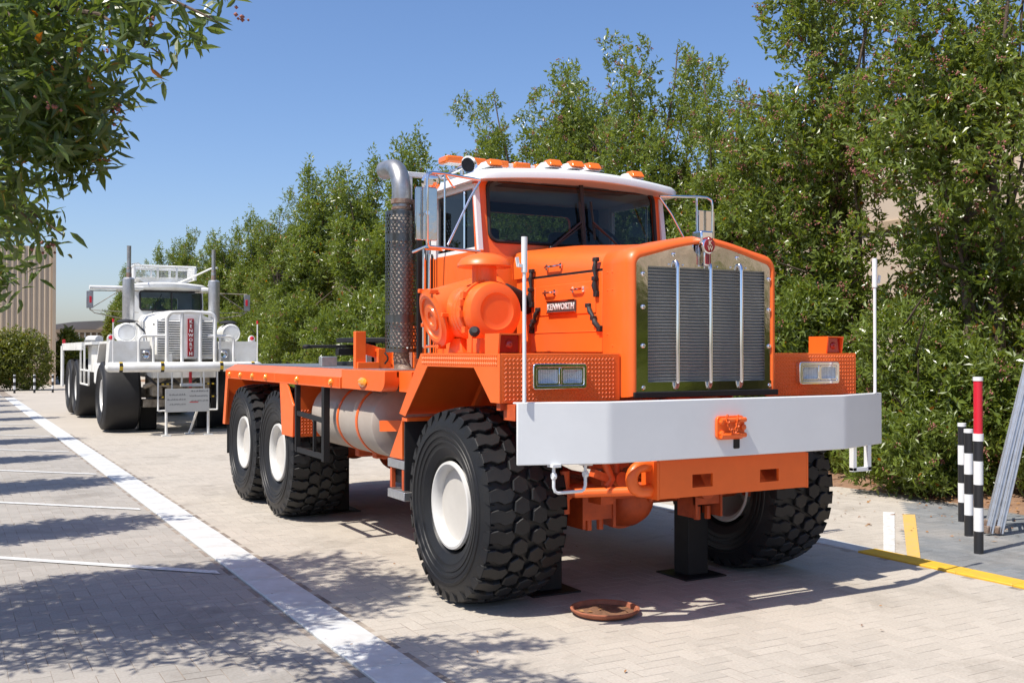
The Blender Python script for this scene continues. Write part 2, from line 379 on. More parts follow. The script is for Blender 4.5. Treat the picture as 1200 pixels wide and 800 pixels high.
def lay(V, f, rnd, cx, cy, m, near, parent):
    n = len(V)
    far_ = ~near
    Vf = V[far_]; k = len(Vf)
    F = (f[None]+(np.arange(k)*12)[:, None, None]).reshape(-1, 4)
    me = npmesh('paver_field', Vf.reshape(-1, 3), F, m, np.repeat(rnd[far_], 9))
    link('paver_field', me, parent, kind='stuff')
    for i in np.nonzero(near)[0]:
        c = np.array([cx[i], cy[i], 0])
        me = npmesh('paver', V[i]-c, f, m, np.full(9, rnd[i]))
        link('paver', me, parent, tuple(c))
def camdist(cx, cy):     # depth, only inside the view
    d = cx*math.sin(th)+cy*math.cos(th); l = cx*math.cos(th)-cy*math.sin(th)
    return np.where(np.abs(l) < d*.497, d, 999)
XE = 7.03
t1 = pavers(lambda x, y: x > 0, 2.345, XE, 3.5, YG, 1)
t2 = pavers(lambda x, y: x < 9, -4.0, 2.015, 3.5, YG, 2)
diag = lambda x, y: y-6.10-(x-7.262)*.87
t3 = pavers(lambda x, y: diag(x, y) > 0, 7.255, 10.6, 5, YG, 3)
t4 = pavers(lambda x, y: diag(x, y) <= 0, 7.255, 10.2, 1, 9, 4)
d1, d2 = camdist(t1[3], t1[4]), camdist(t2[3], t2[4])
alld = np.sort(np.concatenate([d1, d2])); lim = alld[min(299, len(alld)-1)]
pv = MB(); pv.add([(2.345, 3.5, -.0016), (7.03, 3.5, -.0016), (7.03, YG, -.0016), (2.345, YG, -.0016)], [(0, 1, 2, 3)])
lane = pv.build('driveway', SAND, kind='structure', loc=(0, 0, 0))
lay(*t1, PAVT, d1 <= lim, lane)
pv = MB(); pv.add([(-4, 3.5, -.0016), (2.015, 3.5, -.0016), (2.015, YG, -.0016), (-4, YG, -.0016)], [(0, 1, 2, 3)])
bays = pv.build('parking_bays', SAND, kind='structure', loc=(0, 0, 0))
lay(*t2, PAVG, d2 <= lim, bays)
pv = MB(); pv.add([(7.255, 1, -.0016), (10.6, 1, -.0016), (10.6, YG, -.0016), (7.255, YG, -.0016)], [(0, 1, 2, 3)])
side = pv.build('side_pavement', SAND, kind='structure', loc=(0, 0, 0))
lay(*t3, PAVT, np.zeros(len(t3[0]), bool), side)
lay(*t4, PAVB, np.zeros(len(t4[0]), bool), side)
# kerb strips, one stone at a time
def kerb(name, x0, x1, y0, y1, L, ms, top):
    root = MB().box(x0+.01, x1-.01, y0, y1, -.2, -.013).build(name, SAND, kind='structure', loc=(x0, y0, 0))
    protos = {}
    y = y0
    while y < y1:
        m = ms(y)
        if m.name not in protos:
            protos[m.name] = MB().box(x0, x1, y+.002, y+L-.002, -.08, top).build('kerbstone', m, root, bevel=.006, loc=(x0, y, 0))
            o = protos[m.name]
        else:
            o = protos[m.name].copy(); col.objects.link(o)
        o.location = (0, y-y0, random.uniform(-.0015, .0015)); y += L
    return root
kerb('white_kerb_line', 2.02, 2.34, 3.4, 43.5, .5, lambda y: KWH, .012)
kerb('flush_kerb', 7.035, 7.25, 1.0, 46, .5, lambda y: KYL if y < 6.3 else KWH, .016)
# painted lines
def sheet(name, pts, m, z=.0075, kind='structure'):
    b = MB(); b.add([(x, y, z) for x, y in pts], [tuple(range(len(pts)))]); return b.build(name, m, kind=kind, loc=(0, 0, 0))
for i in range(9):
    y0 = 8.42+3.77*i
    sheet('bay_line', [(1.92, y0), (1.92, y0-.14), (-5, y0+6.74), (-5, y0+6.88)], LINE)
sheet('white_stripe', [(7.262, 6.415), (7.262, 6.29), (9.13, 7.91), (9.03, 7.98)], LINE)
sheet('yellow_stripe', [(7.262, 6.16), (7.262, 6.02), (9.18, 7.68), (9.08, 7.76)], YLN)
soil = MB(); N_ = 60
top = [(10.15+.18*math.sin(i*1.3)+.12*math.sin(i*.37+1)+(1.0 if i < 3 else 0), 2+i*1.1) for i in range(N_)]
V_ = []
for (x, y) in top: V_ += [(x, y, -.009), (x+.35, y, .03), (x+1.2, y, .09), (16.9, y, .10)]
soil.add(V_, [(i*4+k, i*4+k+1, (i+1)*4+k+1, (i+1)*4+k) for i in range(N_-1) for k in range(3)])
soil.build('planting_bed_soil', SOIL, kind='structure', loc=(0, 0, 0))
# a few metres of bare sandy earth spill in front of the bed
# ================================================================== WHEELS
def lathe_tyre(Rr, W, outer_ridges=True):
    h = W/2; Ro = Rr-.042
    prof = [(.46*Rr, -h*.80), (.50*Rr, -h*.95), (.56*Rr, -h*1.02), (.585*Rr, -h*1.045), (.60*Rr, -h*1.04), (.63*Rr, -h*1.06), (.635*Rr, -h*1.085), (.66*Rr, -h*1.095), (.665*Rr, -h*1.075), (.69*Rr, -h*1.09), (.695*Rr, -h*1.115), (.72*Rr, -h*1.12), (.725*Rr, -h*1.10), (.76*Rr, -h*1.11), (.765*Rr, -h*1.14), (.79*Rr, -h*1.13), (.795*Rr, -h*1.10), (.86*Rr, -h*1.07), (.915*Rr, -h*1.0), (Ro-.01, -h*.95), (Ro, -h*.80), (Ro+.006, -h*.4)]
    prof = prof+[(r, -z) for r, z in reversed(prof)]
    return prof
def make_wheel(Rr, W, lugs=True, rimr=.455, nm='wheel', loc=(0, 0, 0), parent=None, flip=False, rubber=RUB, rimmat=RIMW, cols=2):
    rr = Rr*rimr; h = W/2
    hub = MB(); off = -h*.25
    hub.lathe([(rr*.90, off-.14), (rr*.86, off-.06), (rr*.79, off-.01), (rr*.70, off+.015), (rr*.55, off+.022), (rr*.30, off+.02), (1e-6, off+.018)], (0, 0, 0), (1, 0, 0), 40)
    ty = MB(); ty.lathe(lathe_tyre(Rr, W), (0, 0, 0), (1, 0, 0), 72, closed=True)
    if lugs:
        N = 31; pit_ = 2*math.pi*Rr/N
        def block(poly, a0, depth=.042, ins=.005, bow=True):
            n = len(poly); cs = sum(p[0] for p in poly)/n; cx = sum(p[1] for p in poly)/n
            vs = []
            for lay_ in (0, 1, 2):
                for (s_, x_) in poly:
                    k = (1.03, 1.0, 1-ins/.055)[lay_]
                    ss = cs+(s_-cs)*k; xx = cx+(x_-cx)*k
                    crown = .030*(abs(xx)/h)**3
                    r_ = Rr-crown-(depth, .006, 0)[lay_]
                    if abs(xx) > h*.86 and lay_ == 0: r_ -= .015
                    a = a0+ss/Rr
                    vs.append((xx, r_*math.cos(a), r_*math.sin(a)))
            fs = [tuple(range(2*n, 3*n))]
            for l in (0, 1):
                for j in range(n): fs.append((l*n+j, l*n+(j+1) % n, (l+1)*n+(j+1) % n, (l+1)*n+j))
            ty.add(vs, fs)
        q = h/.29
        for i in range(N):
            a = 2*math.pi*i/N
            H = [(-.078, 0), (-.040, -.053), (.042, -.060), (.072, -.004), (.042, .056), (-.040, .053)]
            block([(s_*pit_/.173, (x_-.068)*q) for s_, x_ in H], a)
            block([(s_*pit_/.173, (x_+.068)*q) for s_, x_ in H], a+math.pi/N)
            for sg in (-1, 1):
                a2 = a+(math.pi/N if sg < 0 else 0)
                P = [(-.066, .143), (-.018, .114), (.048, .145), (.066, .20), (.038, .245), (.046, .302), (-.052, .302), (-.070, .245), (-.048, .19)]
                block([(s_*pit_/.173*1.0, sg*x_*q) for s_, x_ in (P if sg > 0 else P[::-1])], a2, .050)
                # shoulder fin running down the sidewall
                for ds in (0,):
                    aa = a2; vs = []
                    for (r_, x_, w_) in ((Rr-.032, h*1.035, .052), (Rr*.905, h*1.06, .04), (Rr*.855, h*1.075, .022)):
                        for s_ in (-w_, w_):
                            vs.append((sg*x_, r_*math.cos(aa+s_/Rr), r_*math.sin(aa+s_/Rr)))
                    for (r_, x_, w_) in ((Rr-.032, h*.90, .052), (Rr*.905, h*.93, .04), (Rr*.855, h*.98, .022)):
                        for s_ in (-w_, w_):
                            vs.append((sg*x_, r_*math.cos(aa+s_/Rr), r_*math.sin(aa+s_/Rr)))
                    ty.add(vs, [(0, 1, 3, 2), (2, 3, 5, 4), (0, 2, 8, 6), (2, 4, 10, 8), (1, 7, 9, 3), (3, 9, 11, 5), (4, 5, 11, 10)])
    rim = MB(); rim.lathe([(rr*.86, off-.10), (rr*.88, -h*.82), (rr*.93, -h*.93), (rr*1.0, -h*.98), (rr*1.06, -h*.97), (rr*1.08, -h*.90), (rr*1.0, -h*.85), (rr*.95, -h*.6), (rr*.95, h*.6), (rr*1.0, h*.86), (rr*1.07, h*.93), (rr*1.02, h*.97), (rr*.93, h*.90), (rr*.88, h*.5), (rr*.86, off+.02)], (0, 0, 0), (1, 0, 0), 48, closed=True)
    M = Matrix.Rotation(math.pi, 4, 'Z') if flip else Matrix()
    T = Matrix.Translation(Vector(loc))
    for b in (hub, ty, rim): b.xf(T@M)
    o = hub.build(nm, rimmat, parent, loc=loc)
    ty.build('tyre', rubber, o, sharp=30, loc=loc); rim.build('rim', RIML, o, loc=loc)
    return o
def clone_wheel(o, parent, loc, flip):
    c = copytree(o, parent); c.location = Vector(loc)-wloc(parent); c.rotation_euler = (random.uniform(0, 6), 0, 0)
    if flip: c.rotation_euler = (0, 0, math.pi)
    WL[c.name] = Vector(loc); return c
# ================================================================== ORANGE TRUCK
CX = 4.62
T = thing('heavy_truck', (CX, 9.0, 0), 'orange six wheeled oilfield truck with wide white bumper on jack stands in the foreground', 'truck')
Rr, TW = .69, .565; ZC = .685
wl = make_wheel(Rr, TW, rimr=.415, loc=(3.095+TW/2, 6.56, ZC), parent=T)
for (x, y, fl) in ((3.115+TW/2, 10.90, 0), (3.115+TW/2, 12.32, 0), (6.11-TW/2, 6.56, 1), (6.11-TW/2, 10.90, 1), (6.11-TW/2, 12.32, 1)):
    clone_wheel(wl, T, (x, y, ZC), fl)
# --- bumper
bz0, bz1 = 1.07, 1.452
def bumperplate():
    pts = [(3.045, 5.475), (3.565, 5.294), (3.59, 5.2875), (3.62, 5.285), (5.58, 5.285), (5.61, 5.2875), (5.635, 5.294), (6.185, 5.475)]
    m = MB(); prof = [(0, bz0), (0, bz1), (.06, bz1), (.06, bz1-.012), (.014, bz1-.012), (.014, bz0)]
    loops = []
    ins = []
    for i, (x, y) in enumerate(pts):
        n = Vector((0, 1)) if i in () else None
        loops.append([(x+(.0 if 0 else 0), y+d, z) for d, z in prof])
    m.loft(loops); return m
bp = bumperplate().build('bumper', BUMP, T, bevel=.006, seg=2)
for sx in (0, 1):
    b = MB(); x = 3.075
    b.cyl((x, 5.44, bz1), (x, 5.44, 2.32), .0115, n=10); b.cyl((x, 5.44, 2.24), (x, 5.44, 2.455), .0185, n=10)
    b.box(x-.045, x-.012, 5.43, 5.45, 2.27, 2.29); b.beam((x-.042, 5.44, 2.275), (x-.052, 5.44, 2.33), .01, .02)
    (b.mirror(4.575) if sx else b).build('marker_rod', WPL, T)
for sx in (0, 1):
    b = MB(); a, c = (3.27, 3.50)
    b.tube([(a, 5.42, 1.075), (a, 5.42, .93), (a+.01, 5.42, .905), (a+.03, 5.42, .895), (c-.03, 5.42, .895), (c-.01, 5.42, .905), (c, 5.42, .93), (c, 5.42, 1.075)], .0105, 10)
    for q in (a, c): b.lathe([(.022, -.012), (.022, .012)], (q, 5.42, 1.0), (1, 0, 0), 8); b.box(q-.03, q+.03, 5.38, 5.45, 1.055, 1.075)
    if sx:
        b = MB().box(3.25, 3.285, 5.40, 5.44, .89, 1.075).box(3.40, 3.435, 5.40, 5.44, .89, 1.075).box(3.25, 3.435, 5.40, 5.44, .885, .915)
    (b.mirror() if sx else b).build('bumper_step', WHT, T, bevel=.002)
# tow hook on bumper
hk = MB()
hk.prism(rrect(4.535, 1.262, .235, .155, .03, 4), 'y', 5.283, 5.262); hkp = hk.build('tow_hook_plate', ORG, T, bevel=.004)
b = MB()
for z in (1.312, 1.212):
    b.tube([(4.44, 5.25, z), (4.62, 5.245, z), (4.645, 5.25, z-.0)], .017, 10)
for (x, z) in ((4.455, 1.30), (4.455, 1.225), (4.635, 1.262)): b.lathe([(.02, 0), (.02, -.014), (.006, -.022)], (x, 5.262, z), (0, 1, 0), 8)
b.build('tow_pin', ORG, hkp)
b = MB()
pts = [(4.475, 1.335), (4.478, 1.31), (4.488, 1.285), (4.50, 1.262), (4.515, 1.243), (4.535, 1.24), (4.55, 1.255), (4.56, 1.28), (4.567, 1.305), (4.57, 1.33)]
for i, (x, z) in enumerate(pts):
    b.tube([Vector((x, 5.226, z))+Vector((.011*math.cos(a), (.006 if i % 2 else 0)*math.sin(a), .015*math.sin(a))) for a in [k*math.pi/4 for k in range(8)]], .0035, 6, closed=True)
b.build('chain', ORG, hkp)
MB().prism(rrect(4.60, 1.215, .052, .19, .008, 3), 'y', 5.2835, 5.2805).build('slot', BLK, bp)
# --- push beam under bumper
pb = ringplate(rrect(4.655, .935, 1.27, .235, .004, 2), rrect(4.655, .935, 1.20, .17, .004, 2), lambda u, v, d: (u, 5.35+d, v), .02)
pb = MB(); ol = lambda x0, x1, z0, z1: [(x0, z0), (x1, z0), (x1, z1), (x0, z1)]
for (x0, x1, z0, z1) in ((4.02, 5.29, .815, .873), (4.02, 5.29, .958, 1.06), (4.02, 4.285, .873, .958), (4.455, 4.865, .873, .958), (5.035, 5.29, .873, .958)):
    pb.box(x0, x1, 5.35, 5.372, z0, z1)
pb.box(4.02, 5.29, 5.372, 5.52, 1.045, 1.06); pb.box(4.02, 5.29, 5.372, 5.52, .815, .83)
pb.box(4.0, 4.018, 5.35, 5.52, .81, 1.055).box(5.292, 5.31, 5.35, 5.52, .81, 1.055)
pb.build('push_beam', ORG, T)
MB().box(4.05, 5.27, 5.56, 5.575, .84, 1.04).build('beam_backing', ORGD, T)
b = MB(); b.tube([(4.02, 5.42, .865), (3.93, 5.42, .865)]+arc((3.93, 5.42, .945), .08, -90, -270, (1, 0, 0), (0, 0, 1), 10)+[(4.02, 5.44, 1.025)], .04, 16)
b.cyl((4.02, 5.42, .865), (3.6, 5.7, .84), .03)
b.build('hydraulic_elbow', ORG, T)
# --- chassis and clutter
b = MB()
for x in (4.20, 5.04):
    b.box(x-.05, x+.05, 5.50, 13.1, 1.04, 1.07); b.box(x-.05, x+.05, 5.50, 13.1, 1.33, 1.36); b.box(x-.012, x+.012, 5.50, 13.1, 1.07, 1.33)
for y in (5.9, 7.4, 8.6, 9.8, 11.6, 13.0): b.box(4.24, 5.0, y, y+.12, 1.08, 1.3)
b.build('chassis_frame', ORGD, T)
def axle(y, front):
    b = MB(); b.cyl((3.62, y, ZC), (5.6, y, ZC), .095, n=18)
    b.lathe([(1e-6, -.27), (.09, -.26), (.16, -.21), (.20, -.13), (.215, -.02), (.235, -.02), (.235, .02), (.2, .04), (.15, .2), (.08, .3)], (4.51, y, ZC-.03), (0, 1, 0), 28)
    b.lathe([(.02, -.02), (.02, .0)], (4.60, y-.255, ZC-.02), (0, 1, 0), 8)
    a = b.build('front_axle' if front else 'rear_axle', ORGD, T)
    b = MB()
    for x in ((3.98, 4.24) if front else ()):      # bracket plates left
        b.box(x-.012, x+.012, y-.32, y-.10, .50, .84)
    if front: b.box(3.98, 4.24, y-.31, y-.29, .56, .76); b.box(4.98, 5.24, y-.31, y-.29, .60, .78); b.box(4.98, 5.0, y-.32, y-.1, .50, .8); b.box(5.22, 5.24, y-.32, y-.1, .5, .8)
    for x in ((4.06, 4.16, 5.05, 5.15) if front else ()): b.cyl((x, y-.25, .48), (x, y-.25, .58), .025, n=8)
    if front: b.build('spring_bracket', ORGD, T)
    for sx in (4.11, 5.12):
        b = MB()
        for i in range(6):
            l = .62-.08*i; b.tube([(sx, y-l, .99-.02*i+.0), (sx, y-l/2, .90-.02*i), (sx, y, .87-.02*i), (sx, y+l/2, .90-.02*i), (sx, y+l, .99-.02*i)], .014, 6) if 0 else b.loft([[(sx-.045, y+t*l, zc(t, i)), (sx+.045, y+t*l, zc(t, i)), (sx+.045, y+t*l, zc(t, i)+.014), (sx-.045, y+t*l, zc(t, i)+.014)] for t in (-1, -.6, -.2, .2, .6, 1)])
        b.build('leaf_spring', ORGD, T)
def zc(t, i): return .85-.019*i+.12*t*t*(1-.1*i)
axle(6.50, True); axle(10.9, False); axle(12.32, False)
b = MB()   # steering gear and rods
b.cyl((3.80, 6.12, .80), (4.12, 5.95, .83), .035); b.cyl((4.12, 5.95, .83), (3.76+.55, 5.75, .86), .024)
b.tube([(3.62, 6.05, .82), (3.75, 5.95, .80), (4.25, 5.62, .87), (4.32, 5.60, .86)], .030, 12); b.ball((4.30, 5.60, .86), .05); b.ball((3.72, 6.0, .80), .055)
b.cyl((3.70, 6.0, .66), (3.70, 6.0, .95), .04); b.obox((3.64, 6.1, .76), (.16, .14, .22))
b.cyl((3.55, 6.3, .62), (3.55, 6.3, .86), .09); b.cyl((5.66, 6.3, .62), (5.66, 6.3, .86), .09)
b.cyl((4.02, 5.96, .77), (4.42, 5.74, .80), .032); b.ball((4.44, 5.73, .80), .06); b.obox((4.0, 6.0, .80), (.10, .16, .18)); b.cyl((4.95, 6.0, .74), (4.95, 6.2, .74), .07); b.obox((4.88, 5.95, .84), (.16, .1, .12))
b.build('steering_linkage', ORGD, T)
b = MB()
b.tube([(3.76, 5.62, 1.08), (3.80, 5.62, .99), (3.83, 5.62, .93), (3.80, 5.63, .88)], .028, 12)
b.tube([(3.90, 5.66, 1.1), (3.90, 5.66, .96)], .02, 10); b.lathe([(.05, 0), (.05, .06)], (3.92, 5.62, .92), (0, 1, 0), 14)
b.obox((3.76, 5.64, .95), (.14, .06, .05), Matrix.Rotation(R(20), 3, 'Y')); b.obox((3.9, 5.75, 1.0), (.3, .03, .03))
b.box(3.62, 3.68, 5.55, 5.9, 1.1, 1.42); b.box(5.56, 5.62, 5.55, 5.9, 1.1, 1.42)
b.build('bumper_bracket', ORGD, T)
b = MB(); b.box(4.34, 4.90, 5.98, 7.3, 1.02, 1.62); b.box(4.42, 4.82, 6.0, 6.9, .84, 1.02); b.cyl((4.62, 5.92, 1.25), (4.62, 5.98, 1.25), .22); b.cyl((4.45, 5.9, 1.02), (4.45, 6.0, 1.02), .11)
b.cyl((4.62, 7.3, 1.2), (4.62, 9.0, 1.05), .17); b.cyl((4.62, 9.0, .95), (4.62, 12.2, .85), .06)
b.build('engine_block', ORGD, T, bevel=.02)
b = MB()
b.box(3.7, 4.1, 7.5, 7.7, .9, 1.1); b.cyl((3.6, 7.9, .85), (4.1, 7.9, .85), .1); b.obox((4.0, 8.4, .84), (.5, .9, .12)); b.cyl((4.0, 9.4, .86), (4.0, 9.9, .86), .13); b.obox((3.9, 9.6, .76), (.22, .16, .12)); b.cyl((3.85, 9.5, .72), (3.85, 9.5, .86), .06)
b.obox((3.7, 8.9, .82), (.5, .10, .07)); b.obox((3.7, 9.35, .80), (.5, .10, .07))
b.build('air_reservoir', ORGD, T, bevel=.01)
# jack stands
for i, (x, y) in enumerate(((3.90, 6.60), (5.19, 6.50), (3.84, 11.0), (5.3, 11.0))):
    b = MB(); b.box(x-.13, x+.13, y-.12, y+.12, .012, .60); b.box(x-.20, x+.20, y-.19, y+.19, 0.0, .012); b.box(x-.15, x+.15, y-.14, y+.14, .60, .62)
    st = thing('jack_stand', (x, y, 0), ['black box section stand behind the near front wheel of the orange truck', 'black box section stand beside the far front wheel, behind the terracotta dish', 'black box section stand just inside the near rear wheels, past the fuel tank', 'black box section stand by the far rear wheels, deep under the orange truck'][i], 'jack stand', 'black stands holding up the orange truck')
    b = MB(); b.box(x-.10, x+.10, y-.09, y+.09, .013, .60); b.build('post', BLK, st, bevel=.008)
    MB().box(x-.20, x+.20, y-.19, y+.19, 0.0, .012).build('foot_plate', BLK, st); MB().box(x-.15, x+.15, y-.14, y+.14, .601, .62).build('top_plate', BLK, st)
# --- grille shell
def shell(off, top=0):
    hw = .655-off; zb = 1.455+off*.3; zs = 2.43-off; zp = 2.568-off; r = max(.03, .115-off)
    topz = lambda k: zp-(zp-zs)*(abs(k)**1.45)
    pts = [(CX-hw, zb)]; k1 = -(hw-r)/hw; ze = topz(k1)
    sl = math.atan((zp-zs)*1.45*abs(k1)**.45/hw)
    for i in range(9):
        a = math.pi-i*(math.pi/2-sl)/8; pts.append((CX-hw+r+r*math.cos(a), ze-r*math.cos(sl)+r*math.sin(a)))
    x9 = pts[-1][0]
    for q in (.8, .62, .45, .3, .18, .08): x = CX+(x9-CX)*q; pts.append((x, topz((x-CX)/hw)))
    pts.append((CX, zp))
    return pts+[(2*CX-x, z) for x, z in reversed(pts[:-1])]
def loopy(off, y): return [(x, y, z) for x, z in shell(off)]
b = MB(); seq = [(0.012, 5.93), (0, 5.92), (0, 5.70), (.004, 5.665), (.014, 5.632), (.028, 5.612), (.042, 5.604), (.056, 5.604), (.060, 5.609), (.062, 5.64), (.062, 5.9)]
b.loft([loopy(o, y) for o, y in seq], cap0=False, cap1=False)
shl = b.build('radiator_shell', ORG, T, sharp=60)
# rivets on shell side
b = MB()
for (y, z) in ((5.86, 2.30), (5.80, 2.30), (5.86, 2.18), (5.80, 2.18), (5.80, 1.80), (5.86, 1.88), (5.86, 1.72), (5.80, 1.72), (5.86, 1.52)):
    b.lathe([(.006, 0), (.004, -.004), (1e-6, -.005)], (CX-.655, y, z), (1, 0, 0), 8)
b.build('rivet', ORG, shl)
# polished surround with opening
sh = shell(.060)
def surround():
    m = MB(); x0, x1, z0, z1 = 4.125, 5.155, 1.555, 2.335
    outer = sh; n = len(outer)
    inner = []
    for x, z in outer:      # nearest mapping to the rectangular opening
        inner.append((min(max(x, x0), x1), min(max(z, z0), z1)))
    # make the corner points land on the corners
    inner = [(x0 if x < x0+.02 else x1 if x > x1-.02 else x, z0 if z < z0+.02 else z1 if z > z1-.02 or (x0+.02 < x < x1-.02) else z) for x, z in inner]
    return ringplate(outer, inner, lambda u, v, d: (u, 5.618+d, v), .012)
sr = surround().build('grille_surround', STL, T, sharp=30)
MB().box(4.02, 5.22, 5.612, 5.626, 1.500, 1.5545).build('grille_bottom_trim', STL, sr)
MB().box(4.0, 5.24, 5.625, 5.70, 1.455, 1.505).build('grille_sill', BLK, T, bevel=.004)
MB().box(3.99, 5.25, 5.58, 5.60, 1.452, 1.492).build('black_apron', BLK, T, bevel=.004)
b = MB()
for z in [1.52, 1.80, 2.06, 2.28]:
    for x in (4.085, 5.195): b.lathe([(.016, 0), (.016, -.006), (.011, -.012), (1e-6, -.014)], (x, 5.618, z), (0, 1, 0), 10)
for x in (4.34, 4.90): b.lathe([(.016, 0), (.016, -.006), (.011, -.012), (1e-6, -.014)], (x, 5.618, 2.42), (0, 1, 0), 10)
for x in (4.3, 4.42, 4.56, 4.72, 4.84, 4.98): b.lathe([(.008, 0), (.006, -.006), (1e-6, -.008)], (x, 5.618, 2.350), (0, 1, 0), 8)
b.build('trim_bolts', CHR, sr)
MB().box(4.10, 5.18, 5.645, 5.66, 1.50, 2.36).build('radiator_core', RADM, T)
b = MB(); k = 37
for i in range(k):
    z = 1.56+i*.775/(k-1); b.obox((4.64, 5.636, z), (1.03, .014, .0085), Matrix.Rotation(R(30), 3, 'X'))
b.build('radiator_fins', RADM, T, kind='stuff')
b = MB()
for i in range(60): x = 4.13+i*1.02/59; b.box(x-.001, x+.001, 5.6435, 5.6445, 1.555, 2.335)
b.build('radiator_tubes', ALU, T, kind='stuff')
for x in (4.355, 4.64, 4.915):
    b = MB(); b.tube([(x, 5.612, 1.51), (x, 5.597, 1.535), (x, 5.594, 1.57), (x, 5.594, 2.33), (x, 5.598, 2.355), (x, 5.612, 2.37)], .0155, 14)
    b.build('grille_bar', CHR, T)
# emblem
b = MB(); b.box(4.545, 4.655, 5.575, 5.68, 2.505, 2.592); b.box(4.575, 4.625, 5.575, 5.60, 2.35, 2.51)
em = b.build('hood_emblem', CHR, T, bevel=.012)
b = MB(); b.lathe([(.054, .0), (.054, -.014), (.047, -.020), (1e-6, -.022)], (4.60, 5.575, 2.487), (0, 1, 0), 28); b.build('emblem_rim', CHR, em)
b = MB(); b.lathe([(.047, 0), (.045, -.006), (1e-6, -.007)], (4.60, 5.557, 2.487), (0, 1, 0), 28)
for i in range(5): b.box(4.573+i*.0125, 4.579+i*.0125, 5.556, 5.574, 2.53, 2.549-.004*abs(i-2))
for i in range(4): b.box(4.579+i*.013, 4.5835+i*.013, 5.568, 5.5748, 2.358+.004*abs(i-1.5), 2.438)
b.build('emblem_enamel', REDP, em)
text('emblem_letter', 'K', .048, (4.60, 5.547, 2.503), (1, 0, 0), (0, 0, 1), CHR, em, .0015, bold=.001)
text('emblem_letter', 'W', .044, (4.60, 5.547, 2.467), (1, 0, 0), (0, 0, 1), CHR, em, .0015, bold=.001)
# --- hood
def hoodsec(y, w, zb, zs, zt):
    h = [(-w, zb), (-w, zs-.10), (-w+.012, zs-.05), (-w+.045, zs-.012), (-w+.10, zs+.012), (-w*.5, zs+(zt-zs)*.62), (-w*.2, zt-.006), (0, zt)]
    h = h+[(-x, z) for x, z in reversed(h[:-1])]
    return [(CX+x, y, z) for x, z in h]
b = MB(); b.loft([hoodsec(5.90, .633, 2.335, 2.435, 2.535), hoodsec(6.4, .628, 2.335, 2.475, 2.57), hoodsec(7.0, .632, 2.335, 2.53, 2.62), hoodsec(7.24, .64, 2.335, 2.56, 2.635)], closed=True)
hood = b.build('hood', ORG, T, sharp=60)
b = MB(); b.box(CX-.618, CX+.618, 5.90, 7.2, 1.74, 2.334); b.build('engine_bay', ORG, T)
for sx in (0, 1):
    b = MB(); b.box(3.978, 3.992, 5.945, 6.93, 1.755, 2.318)
    pnl = (b.mirror() if sx else b).build('hood_side_panel', ORG, T, bevel=.005)
    b = MB(); b.box(3.972, 3.979, 6.02, 6.80, 2.03, 2.255); b2 = MB().box(3.973, 3.979, 5.98, 6.90, 1.90, 1.906)
    b.add([p for p in b2.v], b2.f); b.box(3.973, 3.979, 6.86, 6.868, 1.9, 2.25)
    (b.mirror() if sx else b).build('pressed_panel', ORG, pnl, bevel=.003)
    b = MB(); b.box(3.982, 4.0, 5.93, 6.99, 2.319, 2.336); (b.mirror() if sx else b).build('panel_gap', BLK, T)
# handles and latches (near side)
def dhandle(y0, y1, z, x=3.972):
    b = MB(); b.tube([(x, y0, z), (x-.022, y0, z+.002), (x-.026, y0+.02, z), (x-.026, y1-.02, z), (x-.022, y1, z), (x, y1, z)], .0075, 8)
    for y in (y0, y1): b.obox((x-.003, y, z), (.008, .026, .04))
    b.build('hood_handle', CHR, T)
dhandle(6.50, 6.70, 2.395, 3.985); dhandle(6.565, 6.70, 2.20); dhandle(6.17, 6.31, 2.205)
def latch(p0, p1, x=3.965):
    b = MB(); p0 = Vector((x, *p0)); p1 = Vector((x, *p1)); d = p1-p0
    b.tube([p0, p0+d*.25+Vector((-.012, 0, 0)), p0+d*.5+Vector((-.006, 0, 0)), p0+d*.75+Vector((-.016, 0, 0)), p1], [.014, .019, .012, .022, .017], 8)
    b.obox(p0, (.03, .05, .03)); b.obox(p0+d*.55+Vector((-.01, 0, 0)), (.035, .04, .03)); b.obox(p1, (.03, .04, .04)); b.build('rubber_latch', BLKR, T, bevel=.004)
latch((6.005, 2.40), (6.00, 2.16)); latch((6.10, 2.085), (5.96, 1.92)); latch((6.90, 2.38), (6.90, 2.12)); latch((6.80, 2.08), (6.90, 1.92))
b = MB(); b.box(3.958, 3.972, 6.265, 6.66, 2.045, 2.135); bd = b.build('name_badge', BADGE, T, bevel=.003)
b = MB(); b.box(3.954, 3.9575, 6.262, 6.663, 2.128, 2.138).box(3.954, 3.9575, 6.262, 6.663, 2.042, 2.052); b.build('badge_trim', CHR, bd)
text('badge_lettering', 'KENWORTH', .066, (3.956, 6.462, 2.089), (0, -1, 0), (0, 0, 1), SILV, bd, .003, bold=.001, space=1.0)
